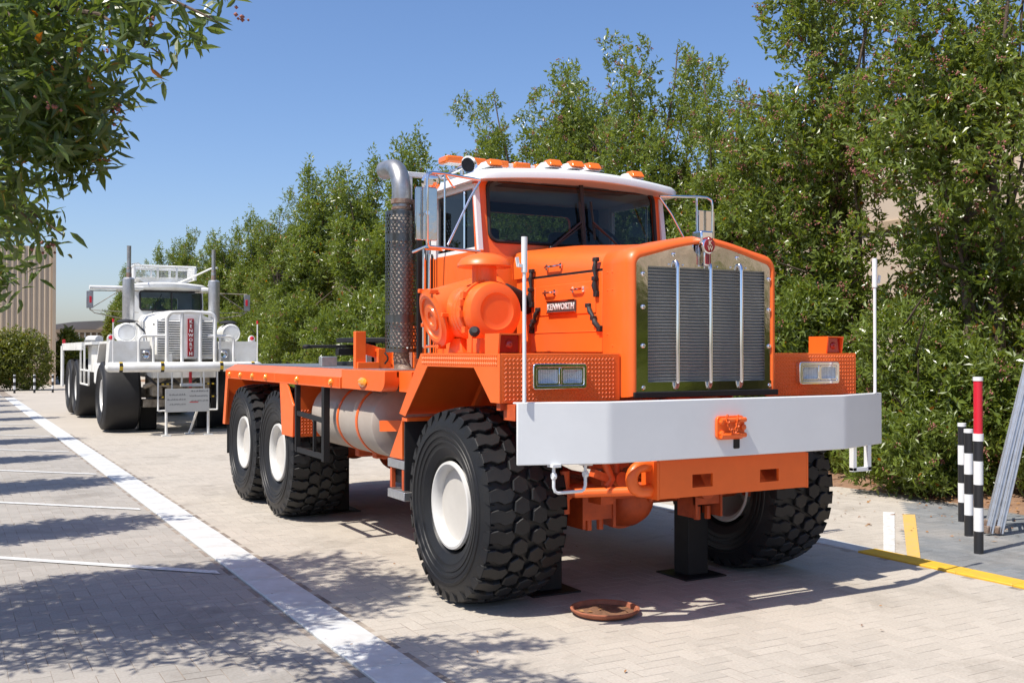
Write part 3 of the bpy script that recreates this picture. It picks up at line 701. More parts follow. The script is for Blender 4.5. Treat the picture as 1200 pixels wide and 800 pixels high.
# --- cab
W0 = 4.62
def wsY(x, z): return 7.20+.10*abs(x-W0)/.85+(z-2.65)*.10
of = [(x, z) for x, z in rrect(4.62, 2.42, 1.85, 1.42, .03, 6)]
inr = rrect(4.625, 2.892, 1.64, .50, .075, 6)
b = ringplate(of, inr, lambda u, v, d: (u, wsY(u, v)+d, v), .035); b.build('cab_front', ORG, T, sharp=40)
b = MB(); b.tube([(x, wsY(x, z)-.006, z) for x, z in rrect(4.625, 2.892, 1.64, .50, .075, 6)], .015, 8, closed=True); b.build('windscreen_seal', BLKR, T)
b = MB(); b.beam((4.635, 7.195, 2.63), (4.635, 7.245, 3.15), .034, .02, (0, 1, 0)); b.build('windscreen_divider', BLKR, T)
for (x0, x1) in ((3.81, 4.62), (4.65, 5.44)):
    b = MB(); b.add([(x0, wsY(x0, 2.645)+.012, 2.645), (x1, wsY(x1, 2.645)+.012, 2.645), (x1, wsY(x1, 3.14)+.012, 3.14), (x0, wsY(x0, 3.14)+.012, 3.14)], [(0, 1, 2, 3)])
    b.build('windscreen_pane', GLS, T)
for (x, z, tx, tz) in ((4.30, 2.60, 4.60, 2.83), (5.0, 2.62, 4.72, 2.84)):
    y = 7.17; b = MB(); b.cyl((x, y, z), (tx, wsY(tx, tz)-.04, tz), .009, n=8); b.cyl((x+.02, y, z), (tx+.01, wsY(tx, tz)-.035, tz-.03), .004, n=6); b.beam((tx+.02, wsY(tx, tz-.16)-.025, tz-.15), (tx, wsY(tx, tz+.2)-.025, tz+.17), .018, .014); b.ball((x, y, z), .02)
    b.build('wiper', BPL, T)
for sx in (0, 1):
    ff = (lambda q: q.mirror()) if sx else (lambda q: q)
    b = MB(); b.box(3.695, 3.735, 7.245, 8.32, 1.72, 2.565); ff(b).build('door', ORG, T, bevel=.006)
    b = MB(); b.box(3.690, 3.6945, 7.30, 7.305, 1.75, 2.55).box(3.690, 3.6945, 8.10, 8.105, 1.75, 2.55); ff(b).build('door_seam', BLK, T)
    b = MB(); fr = [(7.285, 2.565), (7.365, 3.065), (8.08, 3.065), (8.08, 2.565)]
    b.beam((3.712, 7.275, 2.55), (3.712, 7.355, 3.09), .035, .045, (1, 0, 0)); b.beam((3.712, 8.09, 2.55), (3.712, 8.09, 3.09), .035, .04, (1, 0, 0)); b.beam((3.7125, 7.34, 3.085), (3.7125, 8.1, 3.085), .034, .045, (1, 0, 0)); b.beam((3.712, 7.28, 2.578), (3.712, 8.1, 2.578), .034, .022, (1, 0, 0))
    ff(b).build('window_frame', WHT, T, bevel=.004)
    b = MB(); b.cyl((3.708, 7.55, 2.59), (3.708, 7.55, 3.065), .009, n=8); ff(b).build('vent_bar', CHR, T)
    b = MB(); b.add([(3.716, 7.29, 2.58), (3.716, 8.08, 2.58), (3.716, 8.08, 3.07), (3.716, 7.37, 3.07)], [(0, 1, 2, 3)]); ff(b).build('door_window', GLD, T)
    b = MB(); b.box(3.70, 3.74, 8.11, 8.34, 2.565, 3.11); ff(b).build('rear_pillar', WHT, T)
    b = MB(); b.box(3.70, 3.73, 7.40, 8.1, 3.105, 3.135); ff(b).build('drip_rail', WHT, T)
rw = ringplate(rrect(4.62, 2.41, 1.84, 1.40, .03, 6), rrect(4.62, 2.86, 1.15, .34, .06, 6), lambda u, v, d: (u, 8.30+d, v), .04); rw.build('cab_rear_wall', ORG, T)
b = MB(); b.add([(4.04, 8.32, 2.68), (5.2, 8.32, 2.68), (5.2, 8.32, 3.04), (4.04, 8.32, 3.04)], [(0, 1, 2, 3)]); b.build('rear_window', GLD, T)
ringplate(rrect(4.62, 2.50, 1.76, 1.26, .03, 6), rrect(4.62, 2.86, 1.15, .34, .06, 6), lambda u, v, d: (u, 8.28+d, v), .018).build('rear_lining', INT, T)
ringplate(rrect(4.62, 2.50, 1.76, 1.26, .03, 6), rrect(4.625, 2.892, 1.64, .50, .075, 6), lambda u, v, d: (u, wsY(u, v)+.036+d, v), .01).build('front_lining', INT, T)
for xx in (3.738, 5.490): MB().box(xx, xx+.012, 7.30, 8.27, 1.9, 2.56).build('door_lining', INT, T)
b = MB(); b.box(3.74, 5.50, 8.265, 8.279, 1.9, 2.66).box(3.74, 5.5, 7.26, 8.29, 1.86, 1.9); b.box(3.78, 5.46, 7.30, 7.62, 2.36, 2.60); b.build('dashboard', INT, T, bevel=.02)
b = MB(); b.box(3.74, 5.5, 7.30, 8.29, 3.135, 3.15); b.build('headliner', INTL, T)
for x in (4.10, 5.12):
    b = MB(); b.box(x-.25, x+.25, 7.75, 8.2, 2.1, 2.32); b.box(x-.24, x+.24, 8.1, 8.22, 2.3, 2.86); b.build('seat', INT, T, bevel=.04)
b = MB(); b.tube(arc((5.1, 7.62, 2.66), .21, 0, 345, (1, 0, 0), (0, .35, .93), 24), .013, 8, closed=True); b.cyl((5.1, 7.5, 2.5), (5.1, 7.62, 2.66), .02); b.tube([(4.89, 7.62, 2.66), (5.31, 7.62, 2.66)], .01); b.build('steering_wheel', BLKR, T)
# roof
def roofloop(off, z, crown=0):
    x0, x1, yr = 3.625+off, 5.615-off, 8.40-off
    def yf(x): return 7.04+off*1.0+.13*(abs(x-4.62)/.99)**1.6
    pts = []
    n = 16; r = .09
    for i in range(n+1):
        t = i/n; x = x0+r+(x1-x0-2*r)*t; pts.append((x, yf(x)))
    pts += [(x1-.026, yf(x1)+.026), (x1, yf(x1)+.1), (x1, 7.7), (x1, yr-.1), (x1-.03, yr-.03), (x1-.1, yr), (4.62, yr), (x0+.1, yr), (x0+.03, yr-.03), (x0, yr-.1), (x0, 7.7), (x0, yf(x0)+.1), (x0+.026, yf(x0)+.026)]
    return [(x, y, z+(1-((x-4.62)/1.0)**2)*(.045+crown)-(.0 if y < 7.4 else 0)) for x, y in pts]
b = MB(); b.loft([roofloop(.05, 3.11), roofloop(.012, 3.102), roofloop(.0, 3.108), roofloop(.0, 3.152), roofloop(.015, 3.172), roofloop(.10, 3.198), roofloop(.35, 3.235), roofloop(.6, 3.252)])
rf = b.build('cab_roof', WHT, T, sharp=50)
for i, x in enumerate((3.84, 4.37, 4.575, 4.745, 5.21)):
    zt = 3.20+.07*(1-((x-4.62)/1.0)**2); y = 7.24+.08*abs(x-4.62)
    b = MB(); b.loft([[(x-.07, y-.05, zt), (x+.07, y-.05, zt), (x+.07, y+.22, zt), (x-.07, y+.22, zt)], [(x-.055, y+.02, zt+.055), (x+.055, y+.02, zt+.055), (x+.045, y+.12, zt+.06), (x-.045, y+.12, zt+.06)]]); l_ = b.build('cab_light_base', WHT, rf, bevel=.006)
    b = MB(); b.loft([[(x-.062, y-.075, zt+.012), (x+.062, y-.075, zt+.012), (x+.062, y+.04, zt+.02), (x-.062, y+.04, zt+.02)], [(x-.05, y-.04, zt+.066), (x+.05, y-.04, zt+.066), (x+.05, y+.05, zt+.068), (x-.05, y+.05, zt+.068)]]); b.build('amber_cab_light', AMB2, rf, bevel=.008)
b = MB(); b.box(3.83, 5.1, 8.12, 8.24, 3.40, 3.45); br = b.build('beacon_bar', WPL, T, bevel=.008)
for i in range(6):
    b = MB(); x = 3.80+i*.225; b.box(x, x+.17, 8.09, 8.27, 3.405, 3.465); b.build('amber_beacon', AMB2, br, bevel=.015)
b = MB(); b.box(4.1, 4.16, 8.14, 8.22, 3.24, 3.40).box(4.8, 4.86, 8.14, 8.22, 3.24, 3.40); b.build('beacon_foot', GAL, br)
b = MB(); b.lathe([(.015, .52), (.02, .2), (.035, .06), (.055, .01), (.073, -.01), (.068, -.008), (.045, .03), (1e-6, .05)], (3.78, 7.62, 3.30), (.02, 1, -.04), 24); b.cyl((3.78, 7.75, 3.2), (3.78, 7.75, 3.29), .015); b.build('air_horn', CHR, T)
MB().lathe([(.062, 0), (1e-6, .001)], (3.78, 7.628, 3.30), (.02, 1, -.04), 24).build('horn_mouth_shade', BLK, T)  # flat black disc stands in for the shade inside the horn bell
b = MB(); b.beam((3.72, 8.72, 1.62), (3.72, 8.72, 3.36), .045, .045, (0, 1, 0)); b.beam((3.70, 8.72, 3.38), (5.55, 8.72, 3.38), .05, .045); b.beam((5.52, 8.72, 1.62), (5.52, 8.72, 3.36), .045, .045, (0, 1, 0)); b.build('headache_rack', WHT, T, bevel=.004)
# mirrors
for sx in (0, 1):
    ff = (lambda q: q.mirror(4.53)) if sx else (lambda q: q)
    b = MB(); X, Y = 3.175, 7.10
    b.tube([(3.66, 7.18, 3.10), (3.30, Y, 3.11), (3.21, Y, 3.11), (3.175, Y-.02, 3.085), (3.165, Y-.02, 3.04), (3.165, Y-.02, 2.58), (3.19, Y, 2.55), (3.32, Y, 2.545), (3.66, 7.18, 2.54)], .0115, 10)
    b.tube([(3.66, 7.18, 3.09), (3.56, Y+.05, 2.95), (3.345, Y, 2.57)], .0095, 10); b.cyl((3.32, Y, 3.10), (3.32, Y, 2.55), .008, n=8)
    if not sx: b.tube([(3.32, Y, 3.11), (3.42, Y+.08, 3.04), (3.45, Y+.10, 3.03)], .008, 8); b.lathe([(.018, 0), (.018, .02)], (3.165, Y-.03, 2.80), (0, 1, 0), 8)
    b.tube([(3.17, 7.35, 2.53), (3.17, Y, 2.55)], .012, 8)
    arm = ff(b).build('mirror_arm', CHR, T)
    b = MB(); b.prism(rrect(3.185, 2.80, .175, .40, .012, 3), 'y', 7.13, 7.155); ff(b).build('mirror_housing', STL, arm, bevel=.004)
    b = MB(); b.box(3.10, 3.27, 7.156, 7.158, 2.61, 2.99); ff(b).build('mirror_glass', CHR, arm)
    b = MB(); b.lathe([(1e-6, -.03), (.04, -.025), (.07, -.008), (.078, .02), (.04, .04)], (3.235, 7.15, 3.045), (0, 1, .3), 20)
    if not sx: ff(b).build('convex_mirror', CHR, arm)
# grab rails beside the door
b = MB(); b.cyl((3.50, 7.90, 1.80), (3.50, 7.90, 2.62), .012, n=10); b.tube([(3.64, 7.9, 1.81), (3.50, 7.9, 1.80)], .012, 8); b.tube([(3.69, 7.9, 2.62), (3.50, 7.9, 2.62)], .012, 8); b.cyl((3.62, 8.05, 1.75), (3.62, 8.05, 2.75), .014, n=10); b.build('grab_rail', CHR, T)
b = MB(); b.box(3.66, 3.693, 8.14, 8.20, 1.75, 2.60); b.box(3.60, 3.64, 8.24, 8.28, 1.7, 3.0); b.build('door_track', BLK, T)
# --- exhaust stack
ex = MB(); X, Y, RS = 3.55, 8.50, .142
na, nz_ = 24, 42; z0, z1 = 1.755, 3.0; vs = []; fs = []
def cylp(a, z): return (X+RS*math.cos(a), Y+RS*math.sin(a), z)
for i in range(na):
    for j in range(nz_):
        a0 = 2*math.pi*(i+(j % 2)*.5)/na; da = 2*math.pi/na; zz = z0+(z1-z0)*j/nz_; dz = (z1-z0)/nz_
        corners = [cylp(a0, zz), cylp(a0+da/2, zz), cylp(a0+da, zz), cylp(a0+da, zz+dz/2), cylp(a0+da, zz+dz), cylp(a0+da/2, zz+dz), cylp(a0, zz+dz), cylp(a0, zz+dz/2)]
        if j in (0, nz_-1, 9, 10, 33, 34): ex.add([corners[k] for k in (0, 2, 4, 6)], [(0, 1, 2, 3)]); continue
        hr = .0122; ca, cz_ = a0+da/2, zz+dz/2
        hole = [cylp(ca+hr/RS*math.cos(R(225+45*k)), cz_+hr*math.sin(R(225+45*k))) for k in range(8)]
        ex.add(corners+hole, [(k, (k+1) % 8, 8+(k+1) % 8, 8+k) for k in range(8)])
es = ex.build('exhaust_shield', SHLD, T, sharp=60)
b = MB(); b.cyl((X, Y, 1.80), (X, Y, 2.96),   .100, n=24); b.build('muffler', MUF, T)
b = MB(); b.cyl((X, Y, 2.96), (X, Y, 3.16), .077, n=20); b.tube([(X, Y, 3.10)]+[(X-.0*k, Y+.23-.23*math.cos(R(k)), 3.19+.23*math.sin(R(k))) for k in range(0, 91, 9)]+[(X-.02, Y+.36, 3.42)], .084, 20, caps=False)
b.tube([(X-.02, Y+.36, 3.42), (X-.02, Y+.28, 3.42)], .072, 20, caps=False)
b.build('exhaust_elbow', GAL, T, sharp=60)
b = MB(); b.lathe([(.093, -.02), (.093, .02)], (X, Y, 3.09), (0, 0, 1), 20); b.lathe([(.088, -.012), (.088, .012)], (X, Y, 3.03), (0, 0, 1), 20); b.obox((X+.10, Y-.02, 3.09), (.05, .04, .04)); b.obox((X+.12, Y-.02, 3.0), (.05, .05, .16)); b.build('exhaust_clamp', RUST, T)
b = MB(); pth = [(X, Y, 1.78), (X, Y, 1.70), (X+.0, Y-.03, 1.62), (X+.01, Y-.12, 1.54), (X+.03, Y-.25, 1.49), (X+.08, Y-.5, 1.44)]
dense = []
for i in range(len(pth)-1):
    for k in range(5): dense.append(Vector(pth[i]).lerp(Vector(pth[i+1]), k/5))
b.tube(dense, [.068+(.006 if i % 2 else 0) for i in range(len(dense))], 18); b.build('flexible_exhaust', RUST, T, sharp=60)
# --- fenders
def lozenges(fn, u0, u1, v0, v1, st=.028):
    m = MB(); nu = int((u1-u0)/st); nv = int((v1-v0)/(st*.5))
    for j in range(nv):
        for i in range(nu):
            cu = u0+(i+.5+(j % 2)*.5)*st; cv = v0+(j+.5)*st*.5
            if cu > u1-.01: continue
            s_ = 1 if (j % 2) else -1; a = .0125; w = .0034
            du, dv = a*.78, a*.62*s_; nu_, nv_ = -.62*s_*w, .78*w
            m.add([fn(cu-du, cv-dv, 0), fn(cu+nu_, cv+nv_, .0), fn(cu+du, cv+dv, 0), fn(cu-nu_, cv-nv_, 0), fn(cu, cv, .0055)], [(0, 1, 4), (1, 2, 4), (2, 3, 4), (3, 0, 4)])
    return m
for sx in (0, 1):
    ff = (lambda q: q.mirror(4.60)) if sx else (lambda q: q)
    x0, x1 = 3.055, 3.955
    b = MB(); zt = 1.748
    # top, front plate, rear slope as bent sheet 
    prof = [(5.715, 1.437), (5.70, 1.437), (5.70, zt), (6.92, zt), (7.325, 1.29), (7.31, 1.28), (6.908, zt-.016), (5.715, zt-.016)]
    b.prism(prof, 'x', x0, x1)
    fd = ff(b).build('front_fender', ORG, T, bevel=.003)
    b = MB(); lip = [[(5.6995, 1.4365), (5.6995, zt+.0005), (6.9205, zt+.0005), (7.326, 1.289), (7.21, 1.272), (6.80, 1.655), (6.06, 1.655), (5.82, 1.4365)]]
    L = lip[0]; m2 = MB(); n = 4
    quads = [(L[0], L[1], L[6], L[7]), (L[1], L[2], L[5], L[6]), (L[2], L[3], L[4], L[5])]
    for q in quads: m2.prism(list(q), 'x', x0-.012, x0-.0005)
    ff(m2).build('fender_edge', ORG, fd, bevel=.002)
    lz = lozenges(lambda u, v, d: (u, 5.6997-d, v), x0+.005, x1-.03, 1.44, zt-.003)
    ff(lz).build('tread_pattern', ORG, fd, kind='stuff')
    def edg(u, v, d): return (x0-.012-d, u, v)
    lz = lozenges(edg, 5.72, 6.9, 1.665, zt-.004, .03); ff(lz).build('tread_pattern', ORG, fd, kind='stuff')
    b = MB(); b.box(x0+.0, x1, 7.20, 7.30, 1.235, 1.262); b.prism([(6.9, 1.70), (7.25, 1.30), (7.22, 1.28), (6.87, 1.66)], 'x', 3.60, 3.64); b.prism([(5.9, 1.73), (6.6, 1.73), (6.6, 1.5), (5.95, 1.5)], 'x', 3.94, 3.95); ff(b).build('fender_brace', ORG, fd)
    b = MB(); b.box(x0+.02, x1-.02, 7.285, 7.30, .70, 1.24); ff(b).build('mud_flap', BLKR, T)
    b = MB(); b.box(x0+.01, 3.62, 5.73, 5.78, 1.39, 1.437); b.box(3.10, 3.16, 5.60, 5.75, 1.33, 1.43); ff(b).build('fender_bracket', ORGD, fd)
    # headlights
    cx, cz = 3.465, 1.602
    b = ringplate(rrect(cx, cz, .405, .165, .022, 4), rrect(cx, cz, .352, .112, .01, 4), lambda u, v, d: (u, 5.655+d, v), .045)
    b.box(cx-.012, cx+.012, 5.658, 5.69, cz-.056, cz+.056)
    hl = ff(b).build('headlight', CHR, T, bevel=.005)
    b = MB(); b.box(cx-.195, cx+.195, 5.684, 5.699, cz-.075, cz+.075); ff(b).build('headlight_backing', BLK, hl)
    for dx in (-.092, .092):
        b = MB(); b.loft([[(x, 5.668, z) for x, z in rrect(cx+dx, cz, .150, .095, .01, 4)], [(x, 5.680, z) for x, z in rrect(cx+dx, cz, .10, .06, .01, 4)], [(x, 5.6835, z) for x, z in rrect(cx+dx, cz, .04, .03, .01, 4)]], cap0=False); ff(b).build('reflector', REFL, hl)
        b = ringplate(rrect(cx+dx, cz, .168, .108, .012, 4), rrect(cx+dx, cz, .148, .090, .012, 4), lambda u, v, d: (u, 5.660+d, v), .01); ff(b).build('lamp_rim', CHR, hl)
        b = MB()
        for k in range(9): b.box(cx+dx-.072+k*.017, cx+dx-.072+k*.017+.006, 5.666, 5.667, cz-.045, cz+.045)
        b.prism(rrect(cx+dx, cz, .150, .094, .01, 3), 'y', 5.664, 5.6655); ff(b).build('lens', GLC, hl)
    # box lamp on top
    b = MB(); xa, xb, ya, yb = 3.085, 3.255, 5.80, 5.92
    b.prism([(ya, zt), (yb+.06, zt), (yb+.06, zt+.13), (ya-.02, zt+.13)], 'x', xa, xa+.012); b.prism([(ya, zt), (yb+.06, zt), (yb+.06, zt+.13), (ya-.02, zt+.13)], 'x', xb-.012, xb); b.box(xa+.0121, xb-.0121, ya-.02, yb+.06, zt+.12, zt+.13); b.box(xa+.0121, xb-.0121, yb+.045, yb+.06, zt+.001, zt+.119)
    bl = ff(b).build('turn_signal', ORG, T)
    b = MB(); b.box(xa+.014, xb-.014, ya+.01, yb+.03, zt+.004, zt+.118); b.lathe([(.03, 0), (.02, -.014), (1e-6, -.018)], ((xa+xb)/2, ya+.01, zt+.06), (0, 1, 0), 14); ff(b).build('lens', REDL, bl, bevel=.004)
# steps
for i, z in enumerate((.905, .665)):
    b = MB(); b.box(3.10, 3.42, 7.36, 7.70, z-.055, z+.012); b.build('step', ALU, T, bevel=.004)
b = MB(); b.box(3.14, 3.40, 7.38, 7.66, .73, .83); b.build('step_riser', BLK, T)
b = MB(); b.prism([(7.30, 1.26), (7.66, .92), (7.62, .58), (7.30, .58)], 'x', 3.42, 3.44); b.box(3.105, 3.135, 7.62, 7.66, .69, .85); b.box(3.105, 3.135, 7.38, 7.42, .69, .85); b.build('step_bracket', ORGD, T)
b = MB(); b.prism([(7.40, 1.24), (7.66, .93), (7.40, .93)], 'x', 3.10, 3.115); b.beam((3.44, 7.74, 1.16), (3.2, 8.1, 1.14), .04, .09); b.build('step_gusset', ORG, T)
# --- air cleaner
def drum(c, ax, prof, n=40): return MB().lathe(prof, c, ax, n)
c = (3.395, 6.40, 2.045)
b = drum(c, (0.02, 1, 0), [(1e-6, .0), (.085, .0), (.120, .0), (.130, -.006), (.165, -.004), (.198, .012), (.213, .045), (.214, .12), (.220, .122), (.220, .135), (.212, .137), (.206, .15), (.206, .24), (.210, .242), (.210, .255), (.206, .257), (.206, .295), (.212, .30), (.212, .315), (.205, .32), (.203, .45), (.19, .62), (.12, .70), (1e-6, .72)])
ac = b.build('air_cleaner', ORG, T, sharp=32)
b = MB(); b.tube(arc((c[0], c[1]+.128, c[2]), .222, 0, 350, (1, 0, 0), (0, 0, 1), 40), .009, 8, closed=True)
for a in (150, 185, 215, 165): p = Vector((c[0]+.225*math.cos(R(a)), c[1]+.13, c[2]+.225*math.sin(R(a)))); b.obox(p, (.03, .05, .045))
b.build('clamp_ring', ORG, ac)
L0 = Vector((3.17, 7.02, 2.005)); ax = Vector((1, -.05, .30))
b = MB().lathe([(1e-6, .012), (.05, .010), (.055, .0), (.09, .0), (.095, .012), (.15, .012), (.156, 0), (.18, -.004), (.205, .01), (.222, .015), (.222, .035), (.212, .04), (.208, .3), (.20, .55), (.17, .60)], L0, ax, 40)
b.build('cleaner_lid', ORG, ac, sharp=32)
b = MB()
for a in (20, 75, 130, 230, 300):
    u = ax.normalized().orthogonal().normalized(); v = ax.normalized().cross(u); p = L0+ax.normalized()*.03+(u*math.cos(R(a))+v*math.sin(R(a)))*.228; b.obox(p, (.07, .03, .03))
b.build('lid_clip', ORG, ac, bevel=.004)
cc = Vector((3.40, 6.60, 0))
b = MB().lathe([(.088, 2.20), (.088, 2.37), (.12, 2.372), (.17, 2.365), (.194, 2.365), (.198, 2.374), (.192, 2.392), (.168, 2.424), (.12, 2.450), (.06, 2.466), (1e-6, 2.472)], cc, (0, 0, 1), 40); b.build('rain_cap', ORG, ac, sharp=32)
b = MB(); b.prism([(6.75, 1.75), (7.0, 1.75), (6.95, 1.86), (6.8, 1.86)], 'x', 3.3, 3.6); b.obox((3.10, 6.22, 1.83), (.012, .05, .16)); b.obox((3.22, 6.3, 1.80), (.12, .2, .1)); b.build('cleaner_mount', ORG, ac, bevel=.004)
b = MB(); b.lathe([(.03, 0), (.038, .03), (.02, .05)], (3.13, 6.22, 1.885), (-.5, -1, .5), 14); b.build('drain_valve', BLKR, ac)
b = MB(); b.tube([(3.60, 6.80, 2.16), (3.74, 6.90, 2.22), (3.88, 6.96, 2.18), (4.0, 7.0, 2.10)], .06, 16); b.build('intake_hose', BLKR, T)
# --- deck
dk = MB(); dk.box(3.18, 6.02, 7.7, 8.7, 1.555, 1.60); dk.box(3.18, 6.02, 8.7, 13.0, 1.555, 1.60); deck = dk.build('deck', ORG, T)
MB().box(3.20, 6.0, 8.0, 12.95, 1.601, 1.608).build('deck_plate', GAL, deck)
for sx in (0, 1):
    ff = (lambda q: q.mirror(4.60)) if sx else (lambda q: q)
    for (y0, y1) in ((8.72, 10.78), (10.785, 12.95)):
        b = MB(); b.loft([[(3.06, y, 1.435), (3.06, y, 1.535), (3.185, y, 1.603), (3.20, y, 1.595), (3.085, y, 1.525), (3.085, y, 1.435)] for y in (y0, y1)])
        e = ff(b).build('deck_edge', ORG, T, bevel=.003)
        b = MB(); y = y0+.03
        while y < y1-.02: b.box(3.0565, 3.0598, y, y+.012, 1.45, 1.53); y += .034
        ff(b).build('edge_ribs', ORG, e, kind='stuff')
    b = MB(); pl = [(8.715, 1.438), (8.715, 1.605), (7.70, 1.605)]+[(7.70, 1.52)]+[(7.70+.09-.09*math.cos(R(a)), 1.528-.09*math.sin(R(a))) for a in range(0, 91, 15)]
    b.prism([(7.70, 1.605), (8.715, 1.605), (8.715, 1.438)]+[(7.79-.09*math.sin(R(a)), 1.528-.09*math.cos(R(a))) for a in range(0, 91, 15)], 'x', 3.072, 3.20); ff(b).build('deck_corner', ORG, T, bevel=.004)
    for y in (12.72, 12.2, 11.66, 11.1, 9.97, 8.95):
        b = MB(); b.lathe([(.034, 0), (.034, -.010), (.022, -.026), (1e-6, -.032)], (3.06, y, 1.485), (1, 0, 0), 14); ff(b).build('marker_light', AMB, T)
    b = MB(); b.lathe([(.05, 0), (.05, -.010), (.03, -.026), (1e-6, -.032)], (0, 0, 0), (1, 0, 0), 18); b.xf(Matrix.Translation((3.07, 8.18, 1.505))@Matrix.Diagonal((1, 1.9, .8, 1))); ff(b).build('oval_marker_light', AMB, T)
    # mudguard legs
    b = MB(); b.prism([(10.34, 1.435), (10.60, 1.435), (10.52, .905), (10.14, .905), (10.12, 1.22)], 'x', 3.062, 3.082); b.box(3.083, 3.75, 10.12, 10.14, .905, 1.43); ff(b).build('mudguard', ORG, T, bevel=.003)
    b = MB(); b.prism([(12.95, 1.435), (12.84, 1.435), (12.98, .86), (13.10, .86)], 'x', 3.06, 3.085); b.box(3.087, 3.75, 12.98, 13.0, .86, 1.43); ff(b).build('rear_mudguard', ORG, T, bevel=.003)
    b = MB(); b.box(3.09, 3.72, 12.99, 13.0, .50, .90); ff(b).build('mud_flap', BLKR, T)
    b = lozenges(lambda u, v, d: (u, 10.1195-d, v), 3.12, 3.7, .92, 1.18, .032); ff(b).build('tread_pattern', ORG, T, kind='stuff')
    # tank rack frame
    b = MB(); b.beam((3.09, 10.06, .765), (3.09, 10.06, 1.44), .05, .04, (0, 1, 0)); b.beam((3.09, 9.20, .745), (3.09, 9.20, 1.44), .06, .07, (0, 1, 0)); b.beam((3.09, 9.2, .785), (3.09, 10.06, .79), .035, .05); b.beam((3.09, 9.24, 1.12), (3.09, 10.06, 1.15), .035, .045); b.beam((3.09, 9.52, .80), (3.09, 9.52, 1.13), .03, .03, (0, 1, 0))
    for z in (.785, 1.13): b.beam((3.09, 10.06, z), (3.6, 10.06, z), .03, .03)
    ff(b).build('tank_guard', BLK, T, bevel=.003)
    TX = 3.49
    b = MB().lathe([(1e-6, -.06), (.12, -.052), (.22, -.03), (.28, -.005), (.31, .02), (.313, .04), (.31, .06), (.31, 1.66), (.28, 1.70), (.2, 1.73), (1e-6, 1.76)], (TX, 8.23, 1.145), (0, 1, 0), 48); tk = ff(b).build('fuel_tank', TANK, T, sharp=30)
    for y in (8.62, 9.12):
        b = MB().lathe([(.311, -.022), (.318, -.022), (.318, .022), (.311, .022)], (TX, y, 1.145), (0, 1, 0), 48, closed=True); ff(b).build('tank_strap', ORG, tk)
b = MB(); b.box(3.2, 6.04, 7.45, 7.7, 1.44, 1.60); b.build('deck_front_beam', ORG, T)
b = MB(); b.beam((3.31, 8.9, 1.60), (3.31, 8.9, 1.945), .10, .06, (0, 1, 0)); b.box(3.27, 3.48, 8.84, 8.94, 1.605, 1.665); b.beam((3.36, 8.92, 1.79), (3.6, 8.95, 1.72), .03, .10); b.build('deck_post', ORG, T, bevel=.004)
b = MB(); b.box(3.47, 3.60, 8.85, 8.95, 1.605, 1.79); b.box(3.6, 5.7, 8.80, 8.95, 1.605, 1.79); b.box(3.6, 5.7, 8.78, 8.80, 1.69, 1.70); bx = b.build('deck_bulkhead', ORG, T, bevel=.004)
b = MB(); b.tube([(3.53, 8.84, 1.65), (3.545, 8.815, 1.68), (3.55, 8.81, 1.70), (3.545, 8.815, 1.72), (3.53, 8.84, 1.75)], .008, 8); b.build('loop_handle', BLK, bx)
b = MB(); b.box(3.75, 5.5, 8.40, 8.75, 1.605, 2.0); b.build('battery_box', ORG, T, bevel=.01)
# fifth wheel
b = MB(); zc5 = 1.86
b.prism([(3.78, 10.3), (3.78, 10.9), (4.0, 11.1), (4.3, 11.3), (4.45, 10.9), (4.62, 10.8), (4.79, 10.9), (4.94, 11.3), (5.24, 11.1), (5.46, 10.9), (5.46, 10.3), (5.2, 10.1), (4.04, 10.1)], 'z', zc5, zc5+.05)
f5 = b.build('fifth_wheel_plate', BLK, T, bevel=.008)
b = MB(); b.prism([(10.45, 1.61), (10.85, 1.61), (10.72, 1.86), (10.58, 1.86)], 'x', 4.0, 4.12); b.prism([(10.45, 1.61), (10.85, 1.61), (10.72, 1.86), (10.58, 1.86)], 'x', 5.12, 5.24); b.box(3.8, 5.44, 10.2, 11.1, 1.609, 1.65); b.box(3.7, 3.95, 10.6, 10.7, 1.72, 1.80); b.beam((3.42, 10.75, 1.815), (3.9, 10.65, 1.82), .06, .035); b.ball((3.40, 10.75, 1.815), .05, sz=.5); b.build('fifth_wheel_bracket', BLK, T, bevel=.008)
b = MB(); b.box(3.45, 3.62, 10.4, 10.5, 1.609, 1.71); b.box(3.60, 3.66, 9.5, 9.6, 1.609, 1.75); b.build('deck_cleat', ALU, T, bevel=.006)
b = MB(); b.box(4.05, 5.2, 9.2, 9.35, 1.79, 1.84); b.box(4.1, 4.2, 9.2, 9.35, 1.609, 1.79); b.box(5.05, 5.15, 9.2, 9.35, 1.609, 1.79); b.build('deck_ramp', BLK, T)
# ================================================================== WHITE TRUCK
WCX = 4.53
WT = thing('heavy_truck', (WCX, 27.0, 0), 'white heavy truck with tall grille guard and twin stacks parked behind the orange one', 'truck')
def U(b, n, m, p=None, bev=.004, **k): return b.build(n, m, p or WT, bevel=bev, **k)
WR, WW = .80, .70
w2 = make_wheel(WR, WW, lugs=False, loc=(3.03+WW/2, 24.3, .79), parent=WT, rubber=RUBW, rimr=.42)
for (x, y, fl) in ((3.10+WW/2, 30.0, 0), (3.10+WW/2, 31.7, 0), (6.03-WW/2, 24.3, 1), (6.0-WW/2, 30.0, 1), (6.0-WW/2, 31.7, 1)): clone_wheel(w2, WT, (x, y, .79), fl)
b = MB(); b.tube([(3.0, 22.72, 1.44), (3.02, 22.6, 1.44), (3.12, 22.52, 1.44), (5.94, 22.52, 1.44), (6.04, 22.6, 1.44), (6.06, 22.72, 1.44)], .105, 20); bw = U(b, 'bumper', WTR, bev=0)
